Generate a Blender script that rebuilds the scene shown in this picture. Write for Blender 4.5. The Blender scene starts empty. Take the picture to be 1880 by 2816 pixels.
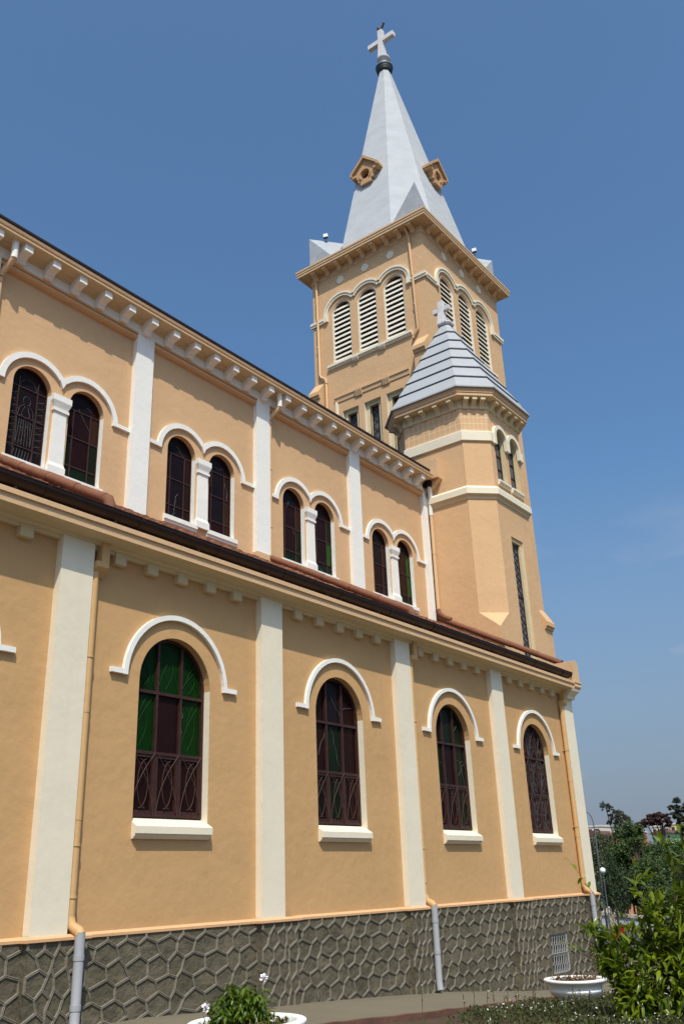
import bpy, bmesh, math, random
from mathutils import Vector, Matrix
random.seed(7)
S = bpy.context.scene
COL = S.collection

# ------------------------------------------------------------------ camera
YAW, PITCH, ROLL = 0.9334316, 0.3913858, -0.0390987
_cy, _sy, _cp, _sp = math.cos(YAW), math.sin(YAW), math.cos(PITCH), math.sin(PITCH)
FWD = Vector((_sy*_cp, _cy*_cp, _sp))
_r0 = Vector((_cy, -_sy, 0)); _u0 = _r0.cross(FWD)
RIGHT = _r0*math.cos(ROLL) + _u0*math.sin(ROLL)
UP = -_r0*math.sin(ROLL) + _u0*math.cos(ROLL)
cam = bpy.data.cameras.new('camera'); camo = bpy.data.objects.new('camera', cam)
cam.sensor_fit = 'VERTICAL'; cam.sensor_height = 36.0; cam.lens = 2466.98/2816*36.0
cam.clip_start = 0.05; cam.clip_end = 4000
_m = Matrix((RIGHT, UP, -FWD)).transposed().to_4x4(); _m.translation = Vector((0, -10, 0))
camo.matrix_world = _m
COL.objects.link(camo); S.camera = camo

# ------------------------------------------------------------------ sky, sun, exposure
SUN = Vector((-0.97, -1.0, 2.08)).normalized()
w = bpy.data.worlds.new('World'); S.world = w; w.use_nodes = True
nt = w.node_tree; bg = nt.nodes['Background']
sky = nt.nodes.new('ShaderNodeTexSky'); sky.sky_type = 'NISHITA'; sky.sun_disc = False
sky.sun_elevation = math.asin(SUN.z); sky.sun_rotation = math.atan2(SUN.x, SUN.y)
sky.altitude = 0; sky.air_density = 1.15; sky.dust_density = 3.5; sky.ozone_density = 8.6
_wb = nt.nodes.new('ShaderNodeMix'); _wb.data_type = 'RGBA'; _wb.blend_type = 'MULTIPLY'; _wb.inputs[0].default_value = 1.0; _wb.inputs[7].default_value = (0.90, 1.05, 1.03, 1)
nt.links.new(sky.outputs[0], _wb.inputs[6])
_tc = nt.nodes.new('ShaderNodeTexCoord'); _sx = nt.nodes.new('ShaderNodeSeparateXYZ'); nt.links.new(_tc.outputs['Generated'], _sx.inputs[0])
_cm = nt.nodes.new('ShaderNodeMapping'); _cm.inputs['Scale'].default_value = (4.0, 4.0, 11.0); nt.links.new(_tc.outputs['Generated'], _cm.inputs[0])
_cn = nt.nodes.new('ShaderNodeTexNoise'); _cn.inputs['Scale'].default_value = 1.3; _cn.inputs['Detail'].default_value = 7; nt.links.new(_cm.outputs[0], _cn.inputs['Vector'])
_cr = nt.nodes.new('ShaderNodeMapRange'); _cr.inputs['From Min'].default_value = 0.54; _cr.inputs['From Max'].default_value = 0.85; nt.links.new(_cn.outputs[0], _cr.inputs['Value'])
_ce = nt.nodes.new('ShaderNodeMapRange'); _ce.inputs['From Min'].default_value = 0.42; _ce.inputs['From Max'].default_value = 0.12; nt.links.new(_sx.outputs[2], _ce.inputs['Value'])
_cf = nt.nodes.new('ShaderNodeMath'); _cf.operation = 'MULTIPLY'; nt.links.new(_cr.outputs[0], _cf.inputs[0]); nt.links.new(_ce.outputs[0], _cf.inputs[1])
_cl = nt.nodes.new('ShaderNodeMix'); _cl.data_type = 'RGBA'; _cl.inputs[7].default_value = (3.6, 3.9, 4.5, 1); nt.links.new(_cf.outputs[0], _cl.inputs[0])
_he = nt.nodes.new('ShaderNodeMapRange'); _he.inputs['From Min'].default_value = 0.40; _he.inputs['From Max'].default_value = 0.0; _he.inputs['To Max'].default_value = 0.9; nt.links.new(_sx.outputs[2], _he.inputs['Value'])
_hz = nt.nodes.new('ShaderNodeMix'); _hz.data_type = 'RGBA'; _hz.inputs[7].default_value = (1.78, 2.10, 2.72, 1); nt.links.new(_he.outputs[0], _hz.inputs[0]); nt.links.new(_wb.outputs[2], _hz.inputs[6])
nt.links.new(_hz.outputs[2], _cl.inputs[6])
nt.links.new(_cl.outputs[2], bg.inputs[0]); bg.inputs[1].default_value = 0.135
sl = bpy.data.lights.new('sun', 'SUN'); sl.energy = 3.9; sl.angle = math.radians(0.53); sl.color = (1.0, 0.925, 0.79)
so = bpy.data.objects.new('sun', sl); so.rotation_euler = SUN.to_track_quat('Z', 'Y').to_euler(); so.location = (0, 0, 60)
COL.objects.link(so)
S.view_settings.view_transform = 'Standard'; S.view_settings.look = 'None'
S.view_settings.exposure = 0.15; S.view_settings.gamma = 1.0

# ------------------------------------------------------------------ materials
def _mat(name):
    m = bpy.data.materials.new(name); m.use_nodes = True
    return m, m.node_tree, m.node_tree.nodes['Principled BSDF']

def paint(name, c, var=0.10, scale=1.2, rough=0.85, bump=0.25, bscale=9.0, streak=0.0, spots=0.0, spotc=(0.1, 0.09, 0.08), c2=None, spec=0.25, score=None, metal=0.0, cells=0.0):
    """procedural surface: soft blotches, fine grain, optional vertical rain streaks and dirt spots"""
    m, t, b = _mat(name); N = t.nodes; L = t.links
    geo = N.new('ShaderNodeNewGeometry')
    def noise(sc, det=4, vec=None, rg=0.6):
        n = N.new('ShaderNodeTexNoise'); n.inputs['Scale'].default_value = sc; n.inputs['Detail'].default_value = det; n.inputs['Roughness'].default_value = rg
        L.new(vec or geo.outputs['Position'], n.inputs['Vector']); return n
    def scaled(s):
        mp = N.new('ShaderNodeMapping'); mp.inputs['Scale'].default_value = s; L.new(geo.outputs['Position'], mp.inputs['Vector']); return mp.outputs[0]
    def ramp(src, a, bb):
        r = N.new('ShaderNodeMapRange'); r.inputs['From Min'].default_value = a; r.inputs['From Max'].default_value = bb; L.new(src, r.inputs['Value']); return r.outputs[0]
    def mix(f, A, B):
        x = N.new('ShaderNodeMix'); x.data_type = 'RGBA'
        L.new(f, x.inputs[0])
        for s_, v in ((6, A), (7, B)):
            if hasattr(v, 'is_linked'): L.new(v, x.inputs[s_])
            else: x.inputs[s_].default_value = (*v, 1)
        return x.outputs[2]
    lo = tuple(v*(1-var) for v in c); hi = tuple(min(1, v*(1+var)) for v in (c2 or c))
    n1 = noise(scale, 5, scaled((1, 1, 2.2)))
    col = mix(ramp(n1.outputs[0], 0.32, 0.68), lo, hi)
    n2 = noise(scale*14, 3)
    col = mix(ramp(n2.outputs[0], 0.2, 0.85), col, tuple(min(1, v*1.06) for v in c))
    if cells:
        vo = N.new('ShaderNodeTexVoronoi'); vo.inputs['Scale'].default_value = cells; L.new(scaled((1, 0.2, 1.4)), vo.inputs['Vector'])
        sv = N.new('ShaderNodeSeparateColor'); L.new(vo.outputs['Color'], sv.inputs[0])
        f = N.new('ShaderNodeMath'); f.operation = 'MULTIPLY'; f.inputs[1].default_value = 0.55; L.new(sv.outputs[0], f.inputs[0])
        col = mix(f.outputs[0], col, (c[0]*0.55, c[1]*0.55, c[2]*0.5))
    if streak > 0:
        n3 = noise(1.0, 4, scaled((5.0, 5.0, 0.22)))
        f = N.new('ShaderNodeMath'); f.operation = 'MULTIPLY'; f.inputs[1].default_value = streak; L.new(ramp(n3.outputs[0], 0.55, 0.78), f.inputs[0])
        col = mix(f.outputs[0], col, tuple(v*0.55 for v in c))
    if spots > 0:
        n4 = noise(2.3, 9, None, 0.72)
        f = N.new('ShaderNodeMath'); f.operation = 'MULTIPLY'; f.inputs[1].default_value = spots; L.new(ramp(n4.outputs[0], 0.56, 0.72), f.inputs[0])
        col = mix(f.outputs[0], col, spotc)
    if score:
        kind, pu, pv, wd, lc = score
        sp = N.new('ShaderNodeSeparateXYZ'); L.new(geo.outputs['Position'], sp.inputs[0])
        def M(op, a, bb=None):
            q = N.new('ShaderNodeMath'); q.operation = op
            for i, v in ((0, a), (1, bb)):
                if v is None: continue
                if hasattr(v, 'is_linked'): L.new(v, q.inputs[i])
                else: q.inputs[i].default_value = v
            return q.outputs[0]
        u = M('SUBTRACT', sp.outputs[0], sp.outputs[1]); z = sp.outputs[2]
        if kind == 'diag': ua, va = M('ADD', u, z), M('SUBTRACT', u, z)
        else: ua, va = u, z
        la = M('LESS_THAN', M('FRACT', M('DIVIDE', ua, pu)), wd/pu); lb = M('LESS_THAN', M('FRACT', M('DIVIDE', va, pv)), wd/pv)
        col = mix(M('MAXIMUM', la, lb), col, lc)
    L.new(col, b.inputs['Base Color'])
    b.inputs['Roughness'].default_value = rough; b.inputs['Specular IOR Level'].default_value = spec; b.inputs['Metallic'].default_value = metal
    if bump > 0:
        n5 = noise(bscale, 6); n6 = noise(bscale*0.16, 3)
        a = N.new('ShaderNodeMath'); a.operation = 'MULTIPLY_ADD'; a.inputs[1].default_value = 2.2
        L.new(n6.outputs[0], a.inputs[0]); L.new(n5.outputs[0], a.inputs[2])
        bp = N.new('ShaderNodeBump'); bp.inputs['Strength'].default_value = bump; bp.inputs['Distance'].default_value = 0.03
        L.new(a.outputs[0], bp.inputs['Height']); L.new(bp.outputs[0], b.inputs['Normal'])
    return m

def glass(name, c, rough=0.22, lead=None, leadc=(0.10, 0.10, 0.10), spec=0.07):
    m, t, b = _mat(name); N = t.nodes; L = t.links
    geo = N.new('ShaderNodeNewGeometry')
    n = N.new('ShaderNodeTexNoise'); n.inputs['Scale'].default_value = 3.0; n.inputs['Detail'].default_value = 4; L.new(geo.outputs['Position'], n.inputs['Vector'])
    x = N.new('ShaderNodeMix'); x.data_type = 'RGBA'; L.new(n.outputs[0], x.inputs[0])
    x.inputs[6].default_value = (*[v*0.55 for v in c], 1); x.inputs[7].default_value = (*[v*1.45 for v in c], 1)
    col = x.outputs[2]
    if lead:
        v = N.new('ShaderNodeTexVoronoi'); v.feature = 'DISTANCE_TO_EDGE'; v.inputs['Scale'].default_value = lead
        mp = N.new('ShaderNodeMapping'); mp.inputs['Scale'].default_value = (1, 0.2, 0.75); L.new(geo.outputs['Position'], mp.inputs['Vector']); L.new(mp.outputs[0], v.inputs['Vector'])
        f = N.new('ShaderNodeMath'); f.operation = 'LESS_THAN'; f.inputs[1].default_value = 0.05; L.new(v.outputs['Distance'], f.inputs[0])
        x2 = N.new('ShaderNodeMix'); x2.data_type = 'RGBA'; L.new(f.outputs[0], x2.inputs[0]); L.new(col, x2.inputs[6]); x2.inputs[7].default_value = (*leadc, 1); col = x2.outputs[2]
    L.new(col, b.inputs['Base Color']); b.inputs['Roughness'].default_value = rough; b.inputs['Specular IOR Level'].default_value = spec
    bp = N.new('ShaderNodeBump'); bp.inputs['Strength'].default_value = 0.12; bp.inputs['Distance'].default_value = 0.02
    n2 = N.new('ShaderNodeTexNoise'); n2.inputs['Scale'].default_value = 22; L.new(geo.outputs['Position'], n2.inputs['Vector'])
    L.new(n2.outputs[0], bp.inputs['Height']); L.new(bp.outputs[0], b.inputs['Normal'])
    return m

def leafy(name, c1, c2, rough=0.45, trans=0.25, spec=0.4, scale=3.0):
    m, t, b = _mat(name); N = t.nodes; L = t.links
    geo = N.new('ShaderNodeNewGeometry')
    n = N.new('ShaderNodeTexNoise'); n.inputs['Scale'].default_value = scale; n.inputs['Detail'].default_value = 3; L.new(geo.outputs['Position'], n.inputs['Vector'])
    a = N.new('ShaderNodeMath'); a.operation = 'ADD'; L.new(n.outputs[0], a.inputs[0])
    r = N.new('ShaderNodeMath'); r.operation = 'MULTIPLY_ADD'; r.inputs[1].default_value = 0.7; r.inputs[2].default_value = -0.35; L.new(geo.outputs['Random Per Island'], r.inputs[0]); L.new(r.outputs[0], a.inputs[1])
    x = N.new('ShaderNodeMix'); x.data_type = 'RGBA'; L.new(a.outputs[0], x.inputs[0]); x.inputs[6].default_value = (*c1, 1); x.inputs[7].default_value = (*c2, 1)
    L.new(x.outputs[2], b.inputs['Base Color']); b.inputs['Roughness'].default_value = rough; b.inputs['Specular IOR Level'].default_value = spec
    tr = N.new('ShaderNodeBsdfTranslucent'); L.new(x.outputs[2], tr.inputs[0])
    ms = N.new('ShaderNodeMixShader'); ms.inputs[0].default_value = trans
    L.new(b.outputs[0], ms.inputs[1]); L.new(tr.outputs[0], ms.inputs[2]); L.new(ms.outputs[0], t.nodes['Material Output'].inputs[0])
    return m

OCHRE = (0.52, 0.312, 0.143); PEACH = (0.59, 0.375, 0.205); CREAM = (0.73, 0.655, 0.515); WHITE = (0.78, 0.765, 0.72)
M = {}
M['ochre'] = paint('ochre_stucco', OCHRE, 0.09, 0.45, bump=0.30, bscale=6, streak=0.13, spots=0.10, spotc=(0.36, 0.20, 0.085))
M['peach'] = paint('peach_stucco', PEACH, 0.08, 0.5, bump=0.30, bscale=6, streak=0.12, spots=0.10, spotc=(0.42, 0.26, 0.14))
M['peach_trim'] = paint('peach_trim', (0.60, 0.395, 0.225), 0.06, 1.5, bump=0.18, bscale=14, streak=0.10, spots=0.12, spotc=(0.30, 0.21, 0.13))
M['dormer'] = paint('brown_peach_trim', (0.47, 0.29, 0.155), 0.08, 1.5, bump=0.2, bscale=14, streak=0.15, spots=0.3, spotc=(0.22, 0.15, 0.09))
M['ledge'] = paint('orange_ledge_paint', (0.61, 0.36, 0.19), 0.05, 1.5, bump=0.15, bscale=14)
M['cream'] = paint('cream_paint', CREAM, 0.05, 0.9, bump=0.13, bscale=6, streak=0.07)
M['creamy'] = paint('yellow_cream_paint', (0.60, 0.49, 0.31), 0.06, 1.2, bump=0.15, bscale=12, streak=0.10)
M['white'] = paint('white_paint', WHITE, 0.04, 0.9, bump=0.16, bscale=9, streak=0.05)
M['scored'] = paint('scored_peach_stucco', PEACH, 0.05, 0.6, bump=0.2, bscale=7, score=('diag', 0.78, 0.78, 0.022, (0.66, 0.50, 0.36)))
M['tiled'] = paint('tiled_peach_stucco', PEACH, 0.05, 0.6, bump=0.2, bscale=7, score=('grid', 0.205, 0.235, 0.014, (0.76, 0.62, 0.44)))
M['stone'] = paint('dark_rubble_stone', (0.128, 0.111, 0.077), 0.45, 2.4, rough=0.95, bump=1.0, bscale=11, streak=0.4, spots=0.6, spotc=(0.040, 0.035, 0.024), c2=(0.135, 0.115, 0.076), cells=3.1)
M['mortar'] = paint('grey_mortar', (0.180, 0.158, 0.124), 0.30, 4, rough=0.95, bump=0.4, bscale=30)
M['spire'] = paint('pale_grey_render', (0.425, 0.44, 0.46), 0.14, 0.9, bump=0.25, bscale=6, streak=0.16, spots=0.4, spotc=(0.38, 0.40, 0.43))
M['broach'] = paint('stained_grey_render', (0.34, 0.36, 0.39), 0.2, 1.6, bump=0.3, bscale=6, streak=0.2, spots=0.5, spotc=(0.14, 0.15, 0.17))
M['slate'] = paint('pale_blue_roofing', (0.345, 0.355, 0.37), 0.08, 1.3, rough=0.75, bump=0.08, bscale=10, streak=0.15, spots=0.3, spotc=(0.38, 0.42, 0.48))
M['slatedark'] = paint('dark_roof_strip', (0.045, 0.05, 0.07), 0.1, 3, rough=0.6, bump=0)  # risers between the turret roof bands are coloured dark
M['ironring'] = paint('dark_ring_paint', (0.035, 0.045, 0.05), 0.2, 4, rough=0.5, bump=0)
M['crossgrey'] = paint('weathered_cross', (0.60, 0.58, 0.58), 0.10, 4, bump=0.3, bscale=14, spots=0.35, spotc=(0.30, 0.29, 0.29))
M['wood'] = paint('maroon_painted_wood', (0.042, 0.016, 0.013), 0.3, 6, rough=0.5, bump=0.2, bscale=40, spots=0.35, spotc=(0.11, 0.05, 0.034), spec=0.3)
M['iron'] = paint('rusty_iron_bars', (0.075, 0.041, 0.031), 0.3, 12, rough=0.5, bump=0.1, bscale=50)
M['gutter'] = paint('brown_gutter_paint', (0.024, 0.011, 0.009), 0.25, 3, rough=0.5, bump=0.1, bscale=20, spots=0.3, spotc=(0.05, 0.028, 0.02), spec=0.3)
M['terra'] = paint('terracotta', (0.185, 0.078, 0.044), 0.3, 3, rough=0.8, bump=0.3, bscale=20, spots=0.35, spotc=(0.11, 0.055, 0.035))
M['tile'] = paint('weathered_roof_tile', (0.21, 0.085, 0.045), 0.4, 5, rough=0.9, bump=0.5, bscale=18, spots=0.6, spotc=(0.055, 0.035, 0.026))
M['pipe'] = paint('ochre_pipe_paint', (0.55, 0.335, 0.150), 0.05, 2, rough=0.55, bump=0.06, bscale=20)
M['pipe_peach'] = paint('peach_pipe_paint', (0.60, 0.395, 0.22), 0.05, 2, rough=0.55, bump=0.06, bscale=20)
M['pipegrey'] = paint('lavender_grey_pipe', (0.325, 0.33, 0.35), 0.06, 2.5, rough=0.5, bump=0.06, bscale=20, spots=0.15, spotc=(0.24, 0.23, 0.24))
M['ventgrey'] = paint('grey_vent_paint', (0.30, 0.295, 0.295), 0.1, 5, bump=0, rough=0.6)
M['hole'] = paint('painted_dark_interior', (0.010, 0.009, 0.008), 0.1, 3, bump=0)  # near-black colour stands in for the shade inside openings
M['louvre'] = paint('cream_louvre_paint', (0.66, 0.605, 0.51), 0.05, 3, bump=0.08, bscale=14, streak=0.08)
M['g_green'] = glass('green_glass', (0.0035, 0.024, 0.0028), 0.3)
M['g_dgreen'] = glass('dark_green_glass', (0.007, 0.0125, 0.006), 0.3)
M['g_leaf'] = glass('leaf_green_glass', (0.014, 0.075, 0.008), 0.3)
M['g_maroon'] = glass('maroon_glass', (0.016, 0.0055, 0.0055), 0.3)
M['g_brown'] = glass('brown_glass', (0.030, 0.012, 0.007), 0.3)
M['g_black'] = glass('smoky_glass', (0.010, 0.0065, 0.0075), 0.25)
M['g_lead'] = glass('leaded_glass', (0.012, 0.010, 0.014), 0.3, lead=9, leadc=(0.10, 0.095, 0.09))
M['g_grey'] = glass('grey_diamond_glass', (0.10, 0.11, 0.12), 0.25)
M['vein_green'] = paint('green_came', (0.008, 0.052, 0.007), 0.1, 5, bump=0, rough=0.5)
M['vein'] = paint('pale_crack_line', (0.13, 0.125, 0.118), 0.1, 5, bump=0, rough=0.5)
M['lampmetal'] = paint('grey_lamp_metal', (0.11, 0.125, 0.13), 0.1, 2, rough=0.5, bump=0, metal=0.2)
M['globe'] = paint('white_lamp_glass', (0.85, 0.84, 0.82), 0.02, 2, rough=0.3, bump=0)
M['path'] = paint('grey_path_concrete', (0.150, 0.129, 0.090), 0.12, 0.9, rough=0.95, bump=0.3, bscale=40, spots=0.2, spotc=(0.12, 0.105, 0.085))
M['kerb'] = paint('red_brown_edging', (0.12, 0.06, 0.042), 0.3, 3, rough=0.95, bump=0.5, bscale=20, spots=0.4, spotc=(0.05, 0.035, 0.025))
M['soil'] = paint('brown_soil', (0.070, 0.046, 0.030), 0.4, 4, rough=1, bump=0.9, bscale=14, spots=0.5, spotc=(0.03, 0.024, 0.016))
M['earth'] = paint('dry_earth', (0.11, 0.09, 0.055), 0.3, 0.2, rough=1, bump=0.5, bscale=3, spots=0.5, spotc=(0.045, 0.055, 0.02))
M['asphalt'] = paint('road_asphalt', (0.085, 0.08, 0.075), 0.15, 0.5, rough=0.95, bump=0.2, bscale=20)
M['planter'] = paint('white_glazed_planter', (0.80, 0.80, 0.77), 0.04, 3, rough=0.45, bump=0.05, bscale=15, spots=0.12, spotc=(0.5, 0.48, 0.44), spec=0.45)
M['parapet'] = paint('beige_parapet', (0.42, 0.36, 0.28), 0.1, 0.8, bump=0.2, bscale=6, streak=0.25)
M['panel'] = paint('grey_parapet_panel', (0.40, 0.42, 0.44), 0.1, 0.8, bump=0.1, bscale=6, streak=0.2)
M['red'] = paint('red_enamel', (0.30, 0.010, 0.016), 0.15, 3, rough=0.4, bump=0.0)
M['bark'] = paint('grey_brown_bark', (0.085, 0.065, 0.045), 0.3, 5, rough=0.95, bump=0.8, bscale=14)
M['stem'] = paint('brown_green_stem', (0.10, 0.085, 0.035), 0.25, 9, rough=0.7, bump=0.2, bscale=30)
M['leaf_shrub'] = leafy('glossy_shrub_leaf', (0.034, 0.080, 0.006), (0.25, 0.32, 0.018), 0.30, 0.42, 0.5, 1.6)
M['leaf_pot'] = leafy('potted_plant_leaf', (0.028, 0.075, 0.007), (0.16, 0.225, 0.018), 0.4, 0.35, 0.4, 6)
M['leaf_cover'] = leafy('ground_cover_leaf', (0.030, 0.040, 0.014), (0.105, 0.115, 0.034), 0.6, 0.25, 0.3, 2.5)
M['leaf_tree'] = leafy('tree_leaf', (0.026, 0.048, 0.014), (0.095, 0.145, 0.034), 0.6, 0.15, 0.3, 0.35)
M['leaf_tree2'] = leafy('olive_tree_leaf', (0.038, 0.046, 0.022), (0.12, 0.135, 0.062), 0.6, 0.15, 0.3, 0.35)
M['leaf_dark'] = leafy('dark_tree_leaf', (0.018, 0.031, 0.013), (0.062, 0.094, 0.034), 0.6, 0.12, 0.3, 0.35)
M['needle_red'] = leafy('rusty_pine_needles', (0.050, 0.028, 0.024), (0.110, 0.058, 0.046), 0.7, 0.1, 0.2, 0.4)
M['needle'] = leafy('dark_pine_needles', (0.034, 0.036, 0.026), (0.085, 0.088, 0.060), 0.7, 0.1, 0.2, 0.4)
M['petal'] = paint('white_petal', (0.85, 0.83, 0.84), 0.05, 20, bump=0, rough=0.7)
M['petal_pink'] = paint('pink_petal', (0.62, 0.33, 0.42), 0.1, 20, bump=0, rough=0.7)
M['b_white'] = paint('house_white', (0.62, 0.57, 0.50), 0.06, 0.3, bump=0)
M['b_pink'] = paint('house_salmon', (0.62, 0.27, 0.16), 0.06, 0.3, bump=0)
M['b_green'] = paint('house_mint', (0.33, 0.55, 0.34), 0.06, 0.3, bump=0)
M['b_yellow'] = paint('house_yellow', (0.66, 0.50, 0.22), 0.06, 0.3, bump=0)
M['b_roof'] = paint('house_roof_maroon', (0.13, 0.055, 0.05), 0.15, 0.5, bump=0)
M['b_glass'] = glass('house_window', (0.05, 0.055, 0.06))

# ------------------------------------------------------------------ mesh helpers
class MB:
    """collects geometry in local coordinates; build() links it as ONE mesh object"""
    def __init__(s): s.v = []; s.f = []; s.mi = []; s.sm = []
    def add(s, verts, faces, mi=0, smooth=False):
        o = len(s.v); s.v += [tuple(p) for p in verts]
        for f in faces: s.f.append([i+o for i in f]); s.mi.append(mi); s.sm.append(smooth)
        return s
    def quad(s, *p, mi=0): return s.add(p, [list(range(len(p)))], mi)
    def box(s, x0, x1, y0, y1, z0, z1, mi=0):
        v = [(x, y, z) for z in (z0, z1) for y in (y0, y1) for x in (x0, x1)]
        return s.add(v, [(0, 2, 3, 1), (4, 5, 7, 6), (0, 1, 5, 4), (2, 6, 7, 3), (0, 4, 6, 2), (1, 3, 7, 5)], mi)
    def prism(s, prof, a, b, axis='x', mi=0, caps=True, smooth=False):
        """prof: list of 2-D points; extruded between a and b along axis (x: prof=(y,z); y: prof=(x,z); z: prof=(x,y))"""
        def P(p, t): return {'x': (t, p[0], p[1]), 'y': (p[0], t, p[1]), 'z': (p[0], p[1], t)}[axis]
        n = len(prof); v = [P(p, a) for p in prof] + [P(p, b) for p in prof]
        f = [(i, (i+1) % n, n+(i+1) % n, n+i) for i in range(n)]
        s.add(v, f, mi, smooth)
        if caps: s.add([P(p, a) for p in prof], [list(range(n))], mi); s.add([P(p, b) for p in prof], [list(range(n))[::-1]], mi)
        return s
    def sweep(s, prof, path, closed=False, mi=0, mis=None):
        """prof: (offset outward, z) list, swept along an xy path with outward = right-hand side of travel, mitred"""
        n = len(path); rows = []
        for i in range(n):
            p = Vector(path[i])
            d1 = (p-Vector(path[i-1])).normalized() if (closed or i > 0) else None
            d2 = (Vector(path[(i+1) % n])-p).normalized() if (closed or i < n-1) else None
            d1 = d1 or d2; d2 = d2 or d1
            n1 = Vector((d1.y, -d1.x)); n2 = Vector((d2.y, -d2.x)); mm = (n1+n2).normalized(); k = 1/max(0.3, mm.dot(n1))
            rows.append([(p.x+mm.x*o*k, p.y+mm.y*o*k, z) for o, z in prof])
        m = len(prof)
        for i in range(n if closed else n-1):
            a, b = rows[i], rows[(i+1) % n]
            for j in range(m-1):
                s.add([a[j], b[j], b[j+1], a[j+1]], [(0, 1, 2, 3)], mis[j] if mis else mi)
        if not closed:
            s.add(rows[0], [list(range(m))], mi); s.add(rows[-1], [list(range(m))[::-1]], mi)
        return s
    def tube(s, pts, r, seg=8, mi=0, r2=None, cap=True):
        pts = [Vector(p) for p in pts]; n = len(pts); rings = []
        prev = None
        for i, p in enumerate(pts):
            d = (pts[min(i+1, n-1)]-pts[max(i-1, 0)]).normalized()
            a = prev if prev is not None else (Vector((0, 0, 1)) if abs(d.z) < 0.9 else Vector((1, 0, 0)))
            a = (a-d*a.dot(d)).normalized(); b = d.cross(a); prev = a
            rr = r if r2 is None else r+(r2-r)*i/(n-1)
            rings.append([p+(a*math.cos(2*math.pi*k/seg)+b*math.sin(2*math.pi*k/seg))*rr for k in range(seg)])
        v = [q for g in rings for q in g]; f = []
        for i in range(n-1):
            for k in range(seg): f.append((i*seg+k, i*seg+(k+1) % seg, (i+1)*seg+(k+1) % seg, (i+1)*seg+k))
        s.add(v, f, mi, True)
        if cap: s.add(rings[0], [list(range(seg))[::-1]], mi); s.add(rings[-1], [list(range(seg))], mi)
        return s
    def lathe(s, prof, c=(0, 0), seg=28, mi=0, smooth=True):
        n = len(prof); v = []; f = []
        for k in range(seg):
            a = 2*math.pi*k/seg
            for r, z in prof: v.append((c[0]+r*math.cos(a), c[1]+r*math.sin(a), z))
        for k in range(seg):
            for j in range(n-1):
                f.append((k*n+j, ((k+1) % seg)*n+j, ((k+1) % seg)*n+j+1, k*n+j+1))
        return s.add(v, f, mi, smooth)
    def ball(s, c, r, seg=16, mi=0, sz=1.0):
        prof = [(r*math.sin(math.pi*j/(seg//2)), c[2]-r*sz*math.cos(math.pi*j/(seg//2))) for j in range(seg//2+1)]
        return s.lathe(prof, (c[0], c[1]), seg, mi)
    def loft(s, A, B, mi=0, mis=None):
        n = len(A)
        for i in range(n): s.add([A[i], A[(i+1) % n], B[(i+1) % n], B[i]], [(0, 1, 2, 3)], mis[i] if mis else mi)
        return s
    def xf(s, fn): s.v = [tuple(fn(p)) for p in s.v]; return s
    def build(s, name, mats, parent=None, loc=(0, 0, 0), rz=0.0, weld=False):
        me = bpy.data.meshes.new(name); me.from_pydata(s.v, [], s.f)
        if not isinstance(mats, (list, tuple)): mats = [mats]
        for m in mats: me.materials.append(M[m] if isinstance(m, str) else m)
        me.polygons.foreach_set('material_index', s.mi); me.polygons.foreach_set('use_smooth', s.sm)
        bm = bmesh.new(); bm.from_mesh(me)
        if weld: bmesh.ops.remove_doubles(bm, verts=bm.verts, dist=0.0004)
        bmesh.ops.recalc_face_normals(bm, faces=bm.faces); bm.to_mesh(me); bm.free()
        me.update()
        o = bpy.data.objects.new(name, me); COL.objects.link(o)
        place(o, parent, loc, rz); return o

def place(o, parent=None, loc=(0, 0, 0), rz=0.0):
    """loc is a world place for things and parts; sub-parts share their part's frame"""
    if parent is None: o.location = loc
    elif parent.type == 'EMPTY' and parent.parent is None: o.parent = parent; o.location = Vector(loc)-parent.location
    else: o.parent = parent; o.location = loc
    o.rotation_euler = (0, 0, rz)

def tag(o, label, cat, group=None, kind=None):
    o['label'] = label; o['category'] = cat
    if group: o['group'] = group
    if kind: o['kind'] = kind
    return o
def thing(name, loc, label, cat, group=None, rz=0):
    o = bpy.data.objects.new(name, None); o.empty_display_size = 0.3; COL.objects.link(o); o.location = loc; o.rotation_euler = (0, 0, rz)
    return tag(o, label, cat, group)
def copy_part(o, parent, loc, rz=0.0):
    c = o.copy(); COL.objects.link(c); place(c, parent, loc, rz)
    for ch in list(o.children):
        d = ch.copy(); COL.objects.link(d); d.parent = c
    return c

def arch_pts(cx, r, zs, n=18, a0=math.pi, a1=0.0):
    return [(cx+r*math.cos(a0+(a1-a0)*i/n), zs+r*math.sin(a0+(a1-a0)*i/n)) for i in range(n+1)]

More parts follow.
